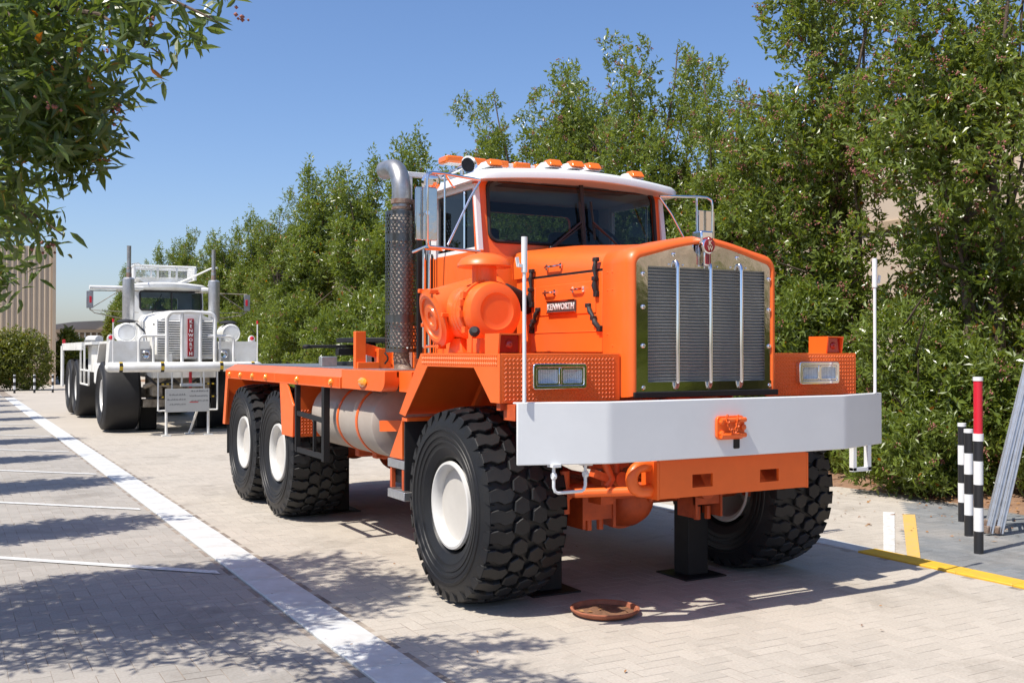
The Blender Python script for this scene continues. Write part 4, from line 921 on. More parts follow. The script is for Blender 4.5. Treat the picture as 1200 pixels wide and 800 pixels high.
for x in (3.18, 4.0, 5.22, 5.9):
    for i in range(4):
        b = MB(); b.lathe([(.107, -.035), (.107, .035)], (x, 22.52, 1.44), (1, 0, 0), 20)
        b.v = [p for p in b.v]; 
        b = MB(); a0 = -80+i*45; b.loft([[(x-.035, 22.52-.1075*math.cos(R(a)), 1.44+.1075*math.sin(R(a))), (x+.035, 22.52-.1075*math.cos(R(a)), 1.44+.1075*math.sin(R(a)))] for a in (a0, a0+15, a0+30, a0+45)], False, False, closed=False)
        U(b, 'hazard_stripe', YEL if i % 2 else BLK, bw, bev=0)
for sx in (0, 1):
    ff = (lambda q: q.mirror(WCX)) if sx else (lambda q: q)
    b = MB(); b.loft([[(2.97, y, 1.50), (3.0 if y < 23 else 3.0, y, 1.985), (3.80, y, 1.985), (3.80, y, 1.50)] for y in (22.80, 23.2)]); b.box(3.0, 3.8, 23.2, 24.4, 1.93, 1.985); b.prism([(24.4, 1.985), (24.9, 1.55), (24.85, 1.5), (24.38, 1.93)], 'x', 3.0, 3.8); fw = U(ff(b), 'front_fender', WTR)
    U(ff(MB().box(3.60, 3.84, 22.77, 22.80, 1.56, 1.82)), 'headlight_panel', GAL, fw)
    U(ff(MB().lathe([(.085, 0), (.085, -.02), (.075, -.03), (.06, -.012), (1e-6, -.004)], (3.72, 22.77, 1.70), (0, 1, 0), 20)), 'headlight', CHR, fw, bev=0)
    U(ff(MB().lathe([(.058, 0), (.04, -.012), (1e-6, -.016)], (3.72, 22.755, 1.70), (0, 1, 0), 16)), 'headlight_lens', GLC, fw, bev=0)
    U(ff(MB().prism([(2.98, 1.985), (3.12, 1.985), (3.12, 2.06), (3.09, 2.11), (3.05, 2.125), (3.01, 2.11), (2.98, 2.06)], 'y', 22.98, 23.06)), 'lamp_housing', WTR, fw)
    U(ff(MB().lathe([(.045, 0), (.03, -.014), (1e-6, -.018)], (3.05, 22.98, 2.055), (0, 1, 0), 14)), 'red_marker_lamp', AMB if 0 else REDPL, fw, bev=0)
    U(ff(MB().lathe([(1e-6, 0), (.16, 0), (.165, .01), (.185, -.005), (.21, .02), (.213, .06), (.205, .08), (.20, .55), (1e-6, .6)], (3.42, 23.35, 2.17), (0, 1, 0), 32)), 'air_cleaner', WTR, bev=0)
    U(ff(MB().lathe([(.08, 2.33), (.08, 2.40), (.19, 2.39), (.20, 2.41), (.14, 2.45), (1e-6, 2.47)], (3.44, 23.6, 0), (0, 0, 1), 24)), 'rain_cap', BLKR, bev=0)
    U(ff(MB().lathe([(.125, 2.45), (.13, 2.46), (.13, 3.38), (.10, 3.41), (.055, 3.42)], (3.59, 24.3, 0), (0, 0, 1), 28)), 'exhaust_stack', ALU, bev=0)
    U(ff(MB().lathe([(.055, 3.41), (.055, 3.62), (.046, 3.63), (.046, 4.10), (.05, 4.12), (.04, 4.12)], (3.60, 24.3, 0), (0, 0, 1), 18)), 'exhaust_pipe', GAL, bev=0)
    U(ff(MB().lathe([(.058, 3.42), (.058, 3.50), (.05, 3.56), (.056, 3.60), (.05, 3.64)], (3.60, 24.3, 0), (0, 0, 1), 18)), 'rusty_collar', RUST, bev=0)
    b = MB(); b.cyl((3.04, 22.56, 1.5), (3.04, 22.56, 2.37), .014, n=8); rd = U(ff(b), 'marker_rod', WTR, bev=0)
    U(ff(MB().cyl((3.04, 22.56, 2.37), (3.04, 22.56, 2.44), .022, n=8)), 'rod_tip', REDPL, rd, bev=0)
    # side hoops of the guard
    b = MB(); b.tube([(3.55, 22.60, 1.53), (3.55, 22.60, 1.98)]+arc((3.65, 22.60, 1.99), .10, 180, 90, (1, 0, 0), (0, 0, 1), 6)+[(4.10, 22.60, 2.10)], .030, 10); b.cyl((3.84, 22.6, 1.53), (3.84, 22.6, 2.10), .026, n=10); U(ff(b), 'guard_hoop', WTR, bev=0)
    # louvred grille wing
    # hanging steps
    b = MB(); 
    for x in (3.92, 4.20): b.cyl((x, 22.5, 1.36), (x, 22.5, .52), .018, n=8)
    b.cyl((3.92, 22.5, .525), (4.20, 22.5, .525), .018, n=8); hs = U(ff(b), 'step_ladder', WTR, bev=0)
    for z in (1.08, .81):
        for i in range(5):
            b = MB(); b.cyl((3.94+i*.05, 22.5, z), (3.985+i*.05, 22.5, z), .017, n=8); U(ff(b), 'rung_stripe', YEL if i % 2 else BLK, hs, bev=0)
    b = MB(); X = 2.80
    b.box(X-.07, X+.07, 24.38, 24.42, 2.72, 3.10); mh = U(ff(b), 'mirror', GAL)
    U(ff(MB().box(X-.01, X+.035, 24.36, 24.38, 2.84, 2.98)), 'mirror_reflector', REDPL, mh)
    b = MB(); b.tube([(X, 24.42, 3.12), (X, 24.42, 2.70), (X+.1, 24.45, 2.62), (3.9, 24.9, 2.45)], .011, 6); b.tube([(X, 24.42, 2.70), (3.45, 24.5, 3.14)], .010, 6); b.cyl((X, 24.42, 2.68), (3.9, 24.9, 2.66), .008, n=6); b.cyl((X, 24.42, 3.11), (3.9, 24.9, 3.15), .012, n=6); U(ff(b), 'mirror_arm', GRIME, mh, bev=0)
    b = MB(); b.box(3.02, 3.9, 28.0, 32.9, 1.93, 2.0); b.box(3.02, 3.05, 29.3, 32.9, 1.80, 1.95); b.prism([(29.2, 1.93), (29.2, 1.80), (28.0, 1.80), (28.0, 1.93)], 'x', 3.02, 3.06); b.box(3.02, 3.07, 32.8, 33.3, .75, 1.93); U(ff(b), 'deck_side', WTR)
    b = MB()
    for y in (27.0, 27.9, 28.7): b.beam((3.08, y, .95), (3.08, y, 1.93 if y > 27.5 else 1.3), .04, .04, (0, 1, 0))
    for z in (.95, 1.3): b.beam((3.08, 27.0, z), (3.08, 28.7, z), .04, .04)
    U(ff(b), 'side_rack', WTR)
    U(ff(MB().box(3.25, 3.95, 26.6, 28.6, 1.25, 1.92)), 'tool_box', WTR); U(ff(MB().box(3.10, 3.7, 24.95, 26.2, 1.0, 1.5)), 'fuel_tank', WTR, bev=.05)
U(MB().cyl((2.80, 24.5, 3.185), (3.95, 24.6, 3.20), .045, n=12), 'awning_tube', WTR, bev=0); U(MB().cyl((5.25, 24.6, 3.21), (5.55, 24.5, 3.20), .045, n=12), 'awning_tube', WTR, bev=0)
b = MB(); b.tube([(4.11, 22.60, 1.53), (4.11, 22.58, 2.42)]+arc((4.26, 22.58, 2.44), .15, 180, 90, (1, 0, 0), (0, 0, 1), 8)+[(4.6, 22.58, 2.605)]+arc((4.96, 22.58, 2.44), .15, 90, 0, (1, 0, 0), (0, 0, 1), 8)+[(5.11, 22.60, 1.53)], .040, 12)
for x in (4.42, 4.80): b.cyl((x, 22.59, 1.53), (x, 22.58, 2.585), .036, n=12)
U(b, 'grille_guard', WTR, bev=0)
b = MB(); b.loft([[(3.98, 23.0, 1.60), (3.98, 23.0, 2.36), (4.06, 23.0, 2.46), (4.3, 23.0, 2.56), (4.61, 23.0, 2.60), (4.92, 23.0, 2.56), (5.16, 23.0, 2.46), (5.24, 23.0, 2.36), (5.24, 23.0, 1.60)], [(3.92, 25.1, 1.60), (3.90, 25.1, 2.48), (3.98, 25.1, 2.60), (4.25, 25.1, 2.68), (4.6, 25.1, 2.73), (4.95, 25.1, 2.69), (5.22, 25.1, 2.60), (5.30, 25.1, 2.48), (5.3, 25.1, 1.60)]]); hw = U(b, 'hood', WTR, sharp=50)
U(MB().box(4.48, 4.86, 22.86, 23.0, 1.62, 2.60), 'grille_centre', WTR)
for (x0, x1) in ((3.99, 4.17), (4.20, 4.45), (4.89, 5.14)):
    gb = U(MB().box(x0, x1, 22.992, 23.0-.002, 1.68, 2.44), 'grille_opening', BLK, bev=0)
    for i in range(15):
        z = 1.70+i*.051; U(MB().obox(((x0+x1)/2, 22.975, z), (x1-x0, .035, .024), Matrix.Rotation(R(25), 3, 'X')), 'slat', WTR, gb, bev=0)
    b = MB(); b.box(x0-.02, x0, 22.96, 23.0, 1.66, 2.46).box(x1, x1+.02, 22.96, 23.0, 1.66, 2.46); U(b, 'slat_frame', WTR, gb, bev=0)
pq = U(MB().box(4.585, 4.715, 22.83, 22.862, 1.66, 2.47), 'name_plate', REDP)
for i, chh in enumerate('KENWORTH'):
    text('plate_letter', chh, .098, (4.65, 22.826, 2.405-i*.0985), (1, 0, 0), (0, 0, 1), WPL, pq, .003, bold=.002)
U(MB().box(4.62, 4.68, 22.84, 22.87, .98, 1.36), 'red_strap', REDP); U(MB().box(4.42, 4.86, 22.62, 22.8, 1.02, 1.08), 'step_tread', WTR); b = MB(); b.cyl((4.44, 22.7, 1.05), (4.44, 22.7, 1.36), .02); b.cyl((4.84, 22.7, 1.05), (4.84, 22.7, 1.36), .02); U(b, 'step_hanger', WTR, bev=0)
# cab
wof = rrect(4.60, 2.42, 1.56, 1.66, .05, 6); win = rrect(4.64, 2.945, 1.38, .44, .07, 6)
U(ringplate(wof, win, lambda u, v, d: (u, 25.0+(v-2.7)*.12+d, v), .05), 'cab_front', WTR, bev=0)
b = MB(); b.tube([(x, 24.99+(z-2.7)*.12, z) for x, z in win], .022, 8, closed=True); b.box(4.64, 4.67, 24.99, 25.05, 2.73, 3.16); U(b, 'windscreen_seal', BLKR, bev=0)
b = MB(); b.add([(x, 25.02+(z-2.7)*.12, z) for x, z in win], [tuple(range(len(win)))]); U(b, 'windscreen', GLS, bev=0)
for sx in (0, 1):
    x = 3.83 if not sx else 5.35
    U(MB().box(x, x+.03, 25.06, 26.4, 1.6, 2.62), 'door', WTR); b = MB(); b.box(x, x+.03, 25.06, 25.12, 2.62, 3.25).box(x, x+.03, 26.3, 26.4, 2.62, 3.25).box(x, x+.03, 25.12, 26.3, 3.18, 3.25); U(b, 'window_frame', WTR)
    b = MB(); b.add([(x+.015, 25.12, 2.62), (x+.015, 26.3, 2.62), (x+.015, 26.3, 3.18), (x+.015, 25.12, 3.18)], [(0, 1, 2, 3)]); U(b, 'door_window', GLD, bev=0)
U(ringplate(rrect(4.6, 2.42, 1.50, 1.66, .05, 6), rrect(4.6, 2.93, .9, .3, .05, 6), lambda u, v, d: (u, 26.36+d, v), .04), 'cab_rear_wall', WTR, bev=0)
U(MB().box(3.88, 5.33, 25.1, 25.4, 2.3, 2.68), 'dashboard', INT); U(MB().box(3.9, 5.3, 25.8, 26.1, 2.1, 2.75), 'seat', INT)
b = MB()
def wr(off, z): return [(x, y, z+.05*(1-((x-4.6)/.85)**2)) for x, y in [(3.76+off, 24.95+off), (4.2, 24.86+off), (4.6, 24.84+off), (5.0, 24.86+off), (5.44-off, 24.95+off), (5.44-off, 26.5-off), (4.6, 26.5-off), (3.76+off, 26.5-off)]]
b.loft([wr(.03, 3.19), wr(0, 3.21), wr(0, 3.29), wr(.08, 3.325), wr(.35, 3.345)]); U(b, 'cab_roof', WTR, sharp=40, bev=0)
b = MB(); x0, x1, y0, y1 = 3.93, 5.34, 25.7, 26.6; z0, z1 = 3.44, 3.80
for (z, r_) in ((z0+.08, .02), (z1, .03)):
    q = .06 if z < 3.6 else 0; b.tube([(x0+q, y0+q, z), (x1-q, y0+q, z), (x1-q, y1, z), (x0+q, y1, z)], r_, 8, closed=True)
for x in (x0, 4.46, 4.90, x1): b.beam((x, y0+.01, z0+.05), (x, y0, z1), .045, .03, (0, 1, 0)); b.beam((x, y1, z0+.05), (x, y1, z1), .045, .03, (0, 1, 0))
b.prism([(x0+.06, z0+.08), (x1-.06, z0+.08), (x1-.3, z0-.08), (x0+.3, z0-.08)], 'y', y0+.05, y1-.05)
b.add([(x0, y0, z0+.05), (x0, y1, z0+.05), (x0, y1, z1), (x0, y0, z1), (x0+.01, y0, z0+.05), (x0+.01, y1, z0+.05), (x0+.01, y1, z1), (x0+.01, y0, z1)], [(0, 1, 2, 3), (4, 5, 6, 7)])
b.box(x1-.01, x1, y0, y1, z0+.05, z1)
rk = U(b, 'roof_rack', WTR, bev=0)
b = MB()
for i in range(5): z = z0+.12+i*.045; b.box(x0+.02, x1-.02, y0+.02, y0+.03, z, z+.008)
for i in range(44): x = x0+.03+i*.031; b.box(x, x+.006, y0+.02, y0+.03, z0+.1, z0+.31)
U(b, 'rack_mesh', WTR, rk, bev=0, kind='stuff')
b = MB(); b.tube([(4.9, 25.6, 3.40), (5.2, 25.2, 3.55), (5.45, 24.6, 3.70), (5.56, 24.35, 3.71)], .022, 8); b.tube([(4.15, 25.6, 3.75), (3.9, 25.0, 3.8), (3.62, 24.32, 3.71)], .014, 8); b.tube([(5.42, 24.7, 3.3), (5.5, 24.35, 3.5)], .015, 8); U(b, 'rack_stay', WTR, bev=0)
b = MB(); b.beam((4.20, 24.93, 2.64), (4.42, 24.95, 3.1), .012, .012); U(b, 'wiper', BLK, bev=0)
b = MB(); b.tube([(3.95, 24.2, 2.3), (4.0, 23.6, 2.42), (4.15, 23.4, 2.46)], .02, 8); b.ball((4.12, 23.3, 2.44), .05); b.obox((4.05, 23.25, 2.35), (.22, .02, .03)); b.tube([(3.86, 24.9, 2.4), (3.93, 24.2, 2.2), (3.95, 24.0, 2.0)], .02, 8); U(b, 'intake_hose', BLKR, bev=0)
b = MB(); b.box(3.9, 5.2, 22.9, 25, 1.2, 1.35); b.box(4.2, 4.28, 22.9, 33.2, 1.35, 1.7); b.box(4.8, 4.88, 22.9, 33.2, 1.35, 1.7); U(b, 'chassis_frame', WTR)
b = MB(); b.cyl((3.7, 24.3, .85), (5.4, 24.3, .85), .12); b.ball((4.55, 24.2, .88), .26, 16); b.box(3.95, 4.15, 23.3, 24.2, .8, 1.25); b.box(4.95, 5.15, 23.3, 24.2, .8, 1.25); b.box(4.25, 4.85, 23.2, 24.8, .95, 1.3); b.cyl((4.1, 23.2, 1.05), (4.9, 23.2, .98), .04); b.cyl((3.8, 23.5, 1.0), (4.2, 23.1, 1.2), .05); b.box(3.8, 4.3, 23.6, 24, .55, .72); U(b, 'axle_and_springs', GRIME, bev=.01)
b = MB(); b.tube([(3.8, 23.3, 1.25), (4.0, 23.1, 1.05), (4.3, 23.05, 1.15), (4.6, 23.1, 1.0), (4.9, 23.1, 1.2)], .03, 8); b.tube([(4.3, 22.95, 1.2), (4.5, 22.9, 1.0), (4.9, 22.95, 1.2)], .02, 8); U(b, 'hoses', BLKR, bev=0)
b = MB(); b.box(3.1, 6.0, 26.6, 33.2, 1.93, 2.0); b.cyl((3.5, 28.5, 2.08), (3.5, 30.6, 2.10), .10); b.cyl((5.5, 28.5, 2.08), (5.5, 30.6, 2.10), .10); U(b, 'deck', WTR)
b = MB(); b.box(3.05, 3.12, 33.0, 33.1, 2.0, 2.12); U(b, 'tail_lamp', REDPL)
for i, (x, y) in enumerate(((4.03, 24.55), (5.30, 24.55))):
    st = thing('jack_stand', (x, y, 0), ['black stand just inside the near front wheel of the white truck', 'black stand by the far front wheel of the white truck, behind the sign'][i], 'jack stand', 'black stands under the white truck')
    MB().box(x-.19, x+.19, y-.18, y+.18, .012, .69).build('post', BLK, st, bevel=.03); MB().box(x-.25, x+.25, y-.22, y+.22, 0, .0115).build('foot_plate', BLK, st)
# information board in front of the white truck
ib = thing('information_board', (4.5, 22.3, 0), 'low grey information board on white legs in front of the white truck', 'sign')
MB().box(4.03, 4.93, 22.30, 22.33, .50, .985).build('board', SIGN, ib, bevel=.003)
b = MB(); b.cyl((4.06, 22.36, .03), (4.06, 22.36, .52), .028, n=12); b.build('leg', WTR, ib); b = MB(); b.cyl((4.92, 22.36, .03), (4.92, 22.36, .52), .028, n=12); b.build('leg', WTR, ib)
b = MB(); b.cyl((4.62, 22.8, .03), (4.70, 22.4, .52), .026, n=12); b.build('leg', WTR, ib)
for (x, y) in ((4.06, 22.36), (4.92, 22.36), (4.62, 22.8)): MB().box(x-.09, x+.09, y-.07, y+.07, 0.0, .02).build('foot', WTR, ib)
rs = random.Random(3)
b = MB(); rb = MB()
for ln, (x0, x1, z) in enumerate(((4.52, 4.90, .93), (4.08, 4.44, .86), (4.52, 4.90, .83), (4.08, 4.44, .76), (4.54, 4.90, .73), (4.08, 4.44, .66))):
    x = x1
    while x > x0+.03:      # right to left script of joined strokes with dots
        wl_ = rs.uniform(.025, .06); tgt = b
        tgt.box(x-wl_, x, 22.2985, 22.2995, z-.004, z+.004)
        for k in range(rs.randint(1, 3)): xx = x-wl_*rs.random(); tgt.box(xx-.003, xx+.003, 22.2985, 22.2995, z, z+rs.uniform(.012, .024))
        xx = x-wl_*rs.random(); tgt.box(xx-.003, xx+.003, 22.2985, 22.2995, z-.016, z-.010)
        x -= wl_+.012
rb.box(4.52, 4.70, 22.2985, 22.2995, .695, .712)
b.build('printed_text', INK, ib); rb.build('red_underline', REDI, ib)
# ================================================================== BUILDINGS
bl = thing('warehouse', (20, 26, 0), 'beige block building glimpsed through the trees on the right', 'building')
MB().box(17.0, 26, -45, 50, 0, 6.0).build('wall', WALLM, bl)
MB().box(16.85, 26.1, -45.1, 50.1, 6.0, 6.35).build('parapet', WALLM, bl, bevel=.03)
MB().box(16.93, 17.0, -45, 50, 4.25, 4.45).build('ledge', WALLD, bl, bevel=.02)
for i in range(-12, 12):
    MB().box(16.88, 17.0, 4.2+i*3.9, 4.6+i*3.9, 0, 6.0).build('pilaster', WALLM, bl, bevel=.02)
tb = thing('corrugated_building', (0, 64, 0), 'tall tan corrugated metal building at the far left edge', 'building')
MB().box(-14, 5.15, 60.1, 80, 0, 7.35).build('wall', CORR, tb)
pr_ = MB().box(0, .18, 0, .06, 0, 7.35); proto = None
for i in range(60):
    x = 5.02-i*.26
    if proto is None:
        proto = MB().prism([(x-.13, 60.099), (x-.10, 60.075), (x-.03, 60.075), (x, 60.099)], 'z', 0, 7.35).build('sheet_rib', CORR, tb, loc=(x, 60.1, 0))
    else:
        o = proto.copy(); col.objects.link(o); o.location = (x, 60.1-64, 0)
MB().box(5.03, 5.20, 60.0, 60.2, 0, 7.40).build('corner_trim', CORR, tb)
sb = thing('shed', (14, 95, 0), 'low arched roof shed behind the white truck on the left', 'building')
MB().box(7.9, 30, 90.2, 110, 0, 3.5).build('wall', WALLM, sb)
b = MB(); b.loft([[(6.5, y, 3.55), (6.6, y, 3.75), (9, y, 4.15), (11, y, 4.28), (13, y, 4.25), (13.05, y, 3.55)] for y in (89.7, 110)]); b.build('arched_roof', ROOFG, sb)
b = MB(); b.loft([[(10.8, 89.6, 3.55), (11.6, 89.6, 3.95), (13.0, 89.6, 4.28), (30, 89.6, 4.28), (30, 89.6, 3.55)], [(10.8, 110, 3.55), (11.6, 110, 3.95), (13.0, 110, 4.28), (30, 110, 4.28), (30, 110, 3.55)]]); b.build('sand_roof', ROOFS, sb)
MB().box(6.5, 30, 89.5, 89.65, 3.30, 3.54).build('fascia', WALLD, sb)
MB().box(8, 30, 90.0, 90.18, 1.8, 3.2).build('dark_screen', WALLD, sb)
proto = None
for i in range(44):
    x = 8.1+i*.45
    if proto is None: proto = MB().box(x, x+.12, 89.85, 89.99, 1.6, 3.3).build('screen_post', WPL, sb, loc=(x, 90, 0))
    else: o = proto.copy(); col.objects.link(o); o.location = (x-14, -5, 0)
# ================================================================== SMALL THINGS
# terracotta dish
DX, DY = 3.90, 5.80
di = thing('plant_saucer', (DX, DY, 0), 'round terracotta plant saucer with dirt lying on the paving in front of the truck', 'saucer')
MB().lathe([(1e-6, .010), (.205, .010), (.212, .040), (.222, .046), (.234, .042), (.232, .030), (.20, .006), (.19, .004), (1e-6, .004)], (DX, DY, 0), (0, 0, 1), 48).build('bowl', TERR, di, sharp=45)
b = MB(); n = 26
vs = [(DX, DY, .018)]+[(DX+.20*k/4*math.cos(2*math.pi*j/n), DY+.20*k/4*math.sin(2*math.pi*j/n), .017+.004*math.sin(j*2.1+k)*math.cos(k*3)) for k in range(1, 5) for j in range(n)]
fs = [(0, 1+j, 1+(j+1) % n) for j in range(n)]+[(1+(k-1)*n+j, 1+k*n+j, 1+k*n+(j+1) % n, 1+(k-1)*n+(j+1) % n) for k in range(1, 4) for j in range(n)]
b.add(vs, fs); b.build('dirt', DIRT, di)
b = MB()
for i in range(9):
    a, r_ = random.uniform(0, 6.28), random.uniform(0, .17); p = Vector((DX+r_*math.cos(a), DY+r_*math.sin(a), .026)); d = Vector((math.cos(a*3), math.sin(a*3), .1))*.022; s_ = Vector((-d.y, d.x, .3*d.x))*.4
    b.add([p-d, p+s_, p+d, p-s_+Vector((0, 0, .006))], [(0, 1, 2), (0, 2, 3)])
b.build('dead_leaves', LITTER, di)
# bollards
def bollard(x, y, h, bands, label, group='striped bollards beside the hedge', r=.042):
    t = thing('bollard', (x, y, 0), label, 'bollard', group)
    for (z0, z1, m, k) in bands:
        rr_ = r*k
        MB().cyl((x, y, z0), (x, y, z1), rr_, n=22).build({'white_plastic': 'white_band', 'black_plastic': 'black_band', 'red_plastic': 'red_band'}[m.name] if k == 1 else 'collar' if z1 < h-.001 else 'cap', m, t)
    return t
bollard(7.93, 5.96, 1.54, [(0, .195, BPL, 1), (.195, .40, WPL, 1), (.40, .60, BPL, 1), (.60, .805, WPL, 1), (.805, .98, BPL, 1), (.98, 1.045, WPL, 1.12), (1.045, 1.505, REDPL, .94), (1.505, 1.54, WPL, 1.05)], 'tallest bollard, black and white striped with a long red upper section', r=.040)
bollard(8.60, 6.57, 1.02, [(0, .20, BPL, 1), (.20, .40, WPL, 1), (.40, .59, BPL, 1), (.59, .79, WPL, 1), (.79, .985, BPL, 1), (.985, 1.02, WPL, 1.06)], 'short black and white bollard right behind the red topped one', r=.040)
bollard(9.27, 7.16, 1.02, [(0, .20, BPL, 1), (.20, .40, WPL, 1), (.40, .59, BPL, 1), (.59, .79, WPL, 1), (.79, .985, BPL, 1), (.985, 1.02, WPL, 1.06)], 'short black and white bollard nearest the hedge, farthest from the camera of three', r=.040)
for (x, lb) in ((2.61, 'leftmost of three small striped bollards before the far left hedge'), (3.38, 'middle one of three small striped bollards before the far left hedge'), (4.10, 'rightmost of three small striped bollards before the far left hedge, beside the white truck')):
    bollard(x, 48.6, .78, [(0, .16, BPL, 1), (.16, .31, WPL, 1), (.31, .47, BPL, 1), (.47, .62, WPL, 1), (.62, .74, BPL, 1), (.74, .78, WPL, 1.06)], lb, 'striped bollards by the far hedge', r=.045)
# ladder
ld = thing('ladder', (9.1, 6.6, 0), 'grey aluminium extension ladder leaning at the right edge beside the bollards', 'ladder')
A = Vector((8.80, 6.50, .02)); Tp = Vector((9.52, 6.26, 2.75)); W_ = Vector((.40, .30, 0)).normalized(); back = Vector((.6, -.75, 0)).normalized()
for k, off in enumerate((0, .085)):
    for s_ in (0, .42):
        o_ = W_*s_+W_.orthogonal()*0+Vector((.075, -.055, 0))*k
        b = MB(); p0, p1 = A+o_, Tp+o_+Vector((0, 0, .2*k))
        b.beam(p0, p1, .075, .028, W_); b.beam(p0+Vector((0, 0, .0))-W_*.010, p1-W_*.010, .02, .045, W_)
        b.build('stile', ALU, ld, bevel=.004)
        b = MB(); b.obox(p0+Vector((0, 0, .035)), (.09, .05, .07)); b.build('foot', RUST, ld, bevel=.006)
    for j in range(1, 10):
        t_ = j*.1+.03; p = (A+o_-W_*.42).lerp(Tp+o_-W_*.42, t_)+Vector((.0, 0, .02*k)); b = MB(); b.cyl(p, p+W_*.42, .016, n=8); b.build('rung', ALU, ld)
# support leg behind
for s_ in (0, .42):
    b = MB(); b.beam(Vector((9.45, 6.85, .02))+W_*s_*.6, Tp+W_*s_+Vector((.06, 0, -.2)), .05, .028, W_); b.build('rear_leg', ALU, ld)
b = MB(); b.cyl((9.45, 6.85, .45), (9.66, 7.0, .45), .014); b.build('rear_rung', ALU, ld)
# ================================================================== VEGETATION
def leafmesh(name, lobes, n_cl, per, LL, LW, m, seed, spread=.16, up=.35, gap=0.0, shell=.55, extra=None, fine=False):
    """lobes: (cx,cy,cz,rx,ry,rz,weight). returns mesh with thin folded leaves, 2 tris each"""
    rng = np.random.default_rng(seed); lb = np.array(lobes, float)
    wt = lb[:, 6]*lb[:, 3]*lb[:, 4]*lb[:, 5]; wt = wt/wt.sum(); idx = rng.choice(len(lb), n_cl, p=wt)
    d = rng.normal(size=(n_cl, 3)); d /= np.linalg.norm(d, axis=1)[:, None]
    r = (shell**3+(1-shell**3)*rng.random(n_cl))**(1/3.)
    noise = 1+.22*np.sin(d[:, 0]*7+idx*2.1)*np.sin(d[:, 1]*6+idx)*np.sin(d[:, 2]*8+idx*.7)
    C = lb[idx, :3]+d*lb[idx, 3:6]*(r*noise)[:, None]
    if gap:      # open holes in the crown following a smooth field
        f = np.sin(C[:, 0]*2.9+seed)+np.sin(C[:, 1]*3.3+1.7*seed)+np.sin(C[:, 2]*2.7+.6*seed)+.8*np.sin(C[:, 0]*6.1+C[:, 2]*5.2)
        keep = f > gap; C = C[keep]; d = d[keep]
    kd = KDTree(len(C))
    for i_, p_ in enumerate(C): kd.insert(p_, i_)
    kd.balance(); rad = spread*1.9
    ok_ = np.array([len(kd.find_range(p_, rad)) > 4 for p_ in C]); C = C[ok_]; d = d[ok_]
    if extra is not None: C = np.concatenate([C, extra[0]]); d = np.concatenate([d, extra[1]])
    C[:, 2] = np.maximum(C[:, 2], .12)
    n = len(C)
    tw = d*.8+np.array([0, 0, .75])+rng.normal(size=(n, 3))*.45; tw /= np.linalg.norm(tw, axis=1)[:, None]
    t = (np.arange(per)/per)[None, :, None]
    P = C[:, None, :]+tw[:, None, :]*(t-.5)*spread*1.6+rng.normal(size=(n, per, 3))*spread*.10
    D = tw[:, None, :]*(.30+.5*t)+rng.normal(size=(n, per, 3))*.70+np.array([0, 0, -.05]); D /= np.linalg.norm(D, axis=2)[..., None]
    Nn = d[:, None, :]*.35+np.array([0, 0, up])+rng.normal(size=(n, per, 3))*.55
    Wd = np.cross(D, Nn); Wd /= np.linalg.norm(Wd, axis=2)[..., None]+1e-9; Nn = np.cross(Wd, D)
    s = (.65+.6*rng.random((n, per)))[..., None]; L = LL*s; Wl = LW*s
    base = P; tip = P+D*L-Nn*L*.12; mid = P+D*L*.48+Nn*0
    l = mid+Wd*Wl*.5+Nn*Wl*.18; r_ = mid-Wd*Wl*.5+Nn*Wl*.18
    k = n*per; nt_ = 2
    if fine:     # lance shaped blade with a midrib fold and a droop
        nt_ = 8; c = lambda f, w_, q=0: P+D*L*f-Nn*L*.16*f*f+Wd*Wl*w_+Nn*Wl*q
        V = np.stack([c(0, 0), c(.28, .42, .15), c(.62, .40, .15), c(1.0, 0), c(.62, -.40, .15), c(.28, -.42, .15), c(.28, 0), c(.62, 0)], 2).reshape(-1, 3)
        F = (np.array([[0, 1, 6], [1, 2, 7], [1, 7, 6], [2, 3, 7], [0, 6, 5], [5, 6, 7], [5, 7, 4], [7, 3, 4]])[None]+(np.arange(k)*8)[:, None, None]).reshape(-1, 3)
    else:
        V = np.stack([base, l, tip, r_], 2).reshape(-1, 3)
        F = (np.array([[0, 1, 2], [0, 2, 3]])[None]+(np.arange(k)*4)[:, None, None]).reshape(-1, 3)
    rnd = np.clip(.35+rng.random((n, 1))*.35+rng.normal(size=(n, per))*.13, 0, .97); rnd[rng.random((n, per)) > .9935] = 1.
    return npmesh(name, V, F, m, np.repeat(rnd.reshape(-1), nt_)), C, d
def fruitmesh(name, C, d, n, rad, seed, cl=7):
    rng = np.random.default_rng(seed); ii = rng.choice(len(C), n); P = C[ii]+d[ii]*.10
    P = (P[:, None, :]+rng.normal(size=(n, cl, 3))*rad*2.0).reshape(-1, 3); k = len(P)
    o = np.array([[1, 0, 0], [-1, 0, 0], [0, 1, 0], [0, -1, 0], [0, 0, 1], [0, 0, -1]])*rad
    V = (P[:, None]+o[None]*(.7+.5*rng.random((k, 1, 1)))).reshape(-1, 3)
    f = np.array([[0, 2, 4], [2, 1, 4], [1, 3, 4], [3, 0, 4], [2, 0, 5], [1, 2, 5], [3, 1, 5], [0, 3, 5]])
    F = (f[None]+(np.arange(k)*6)[:, None, None]).reshape(-1, 3)
    return npmesh(name, V, F, FRUIT, smooth=True)
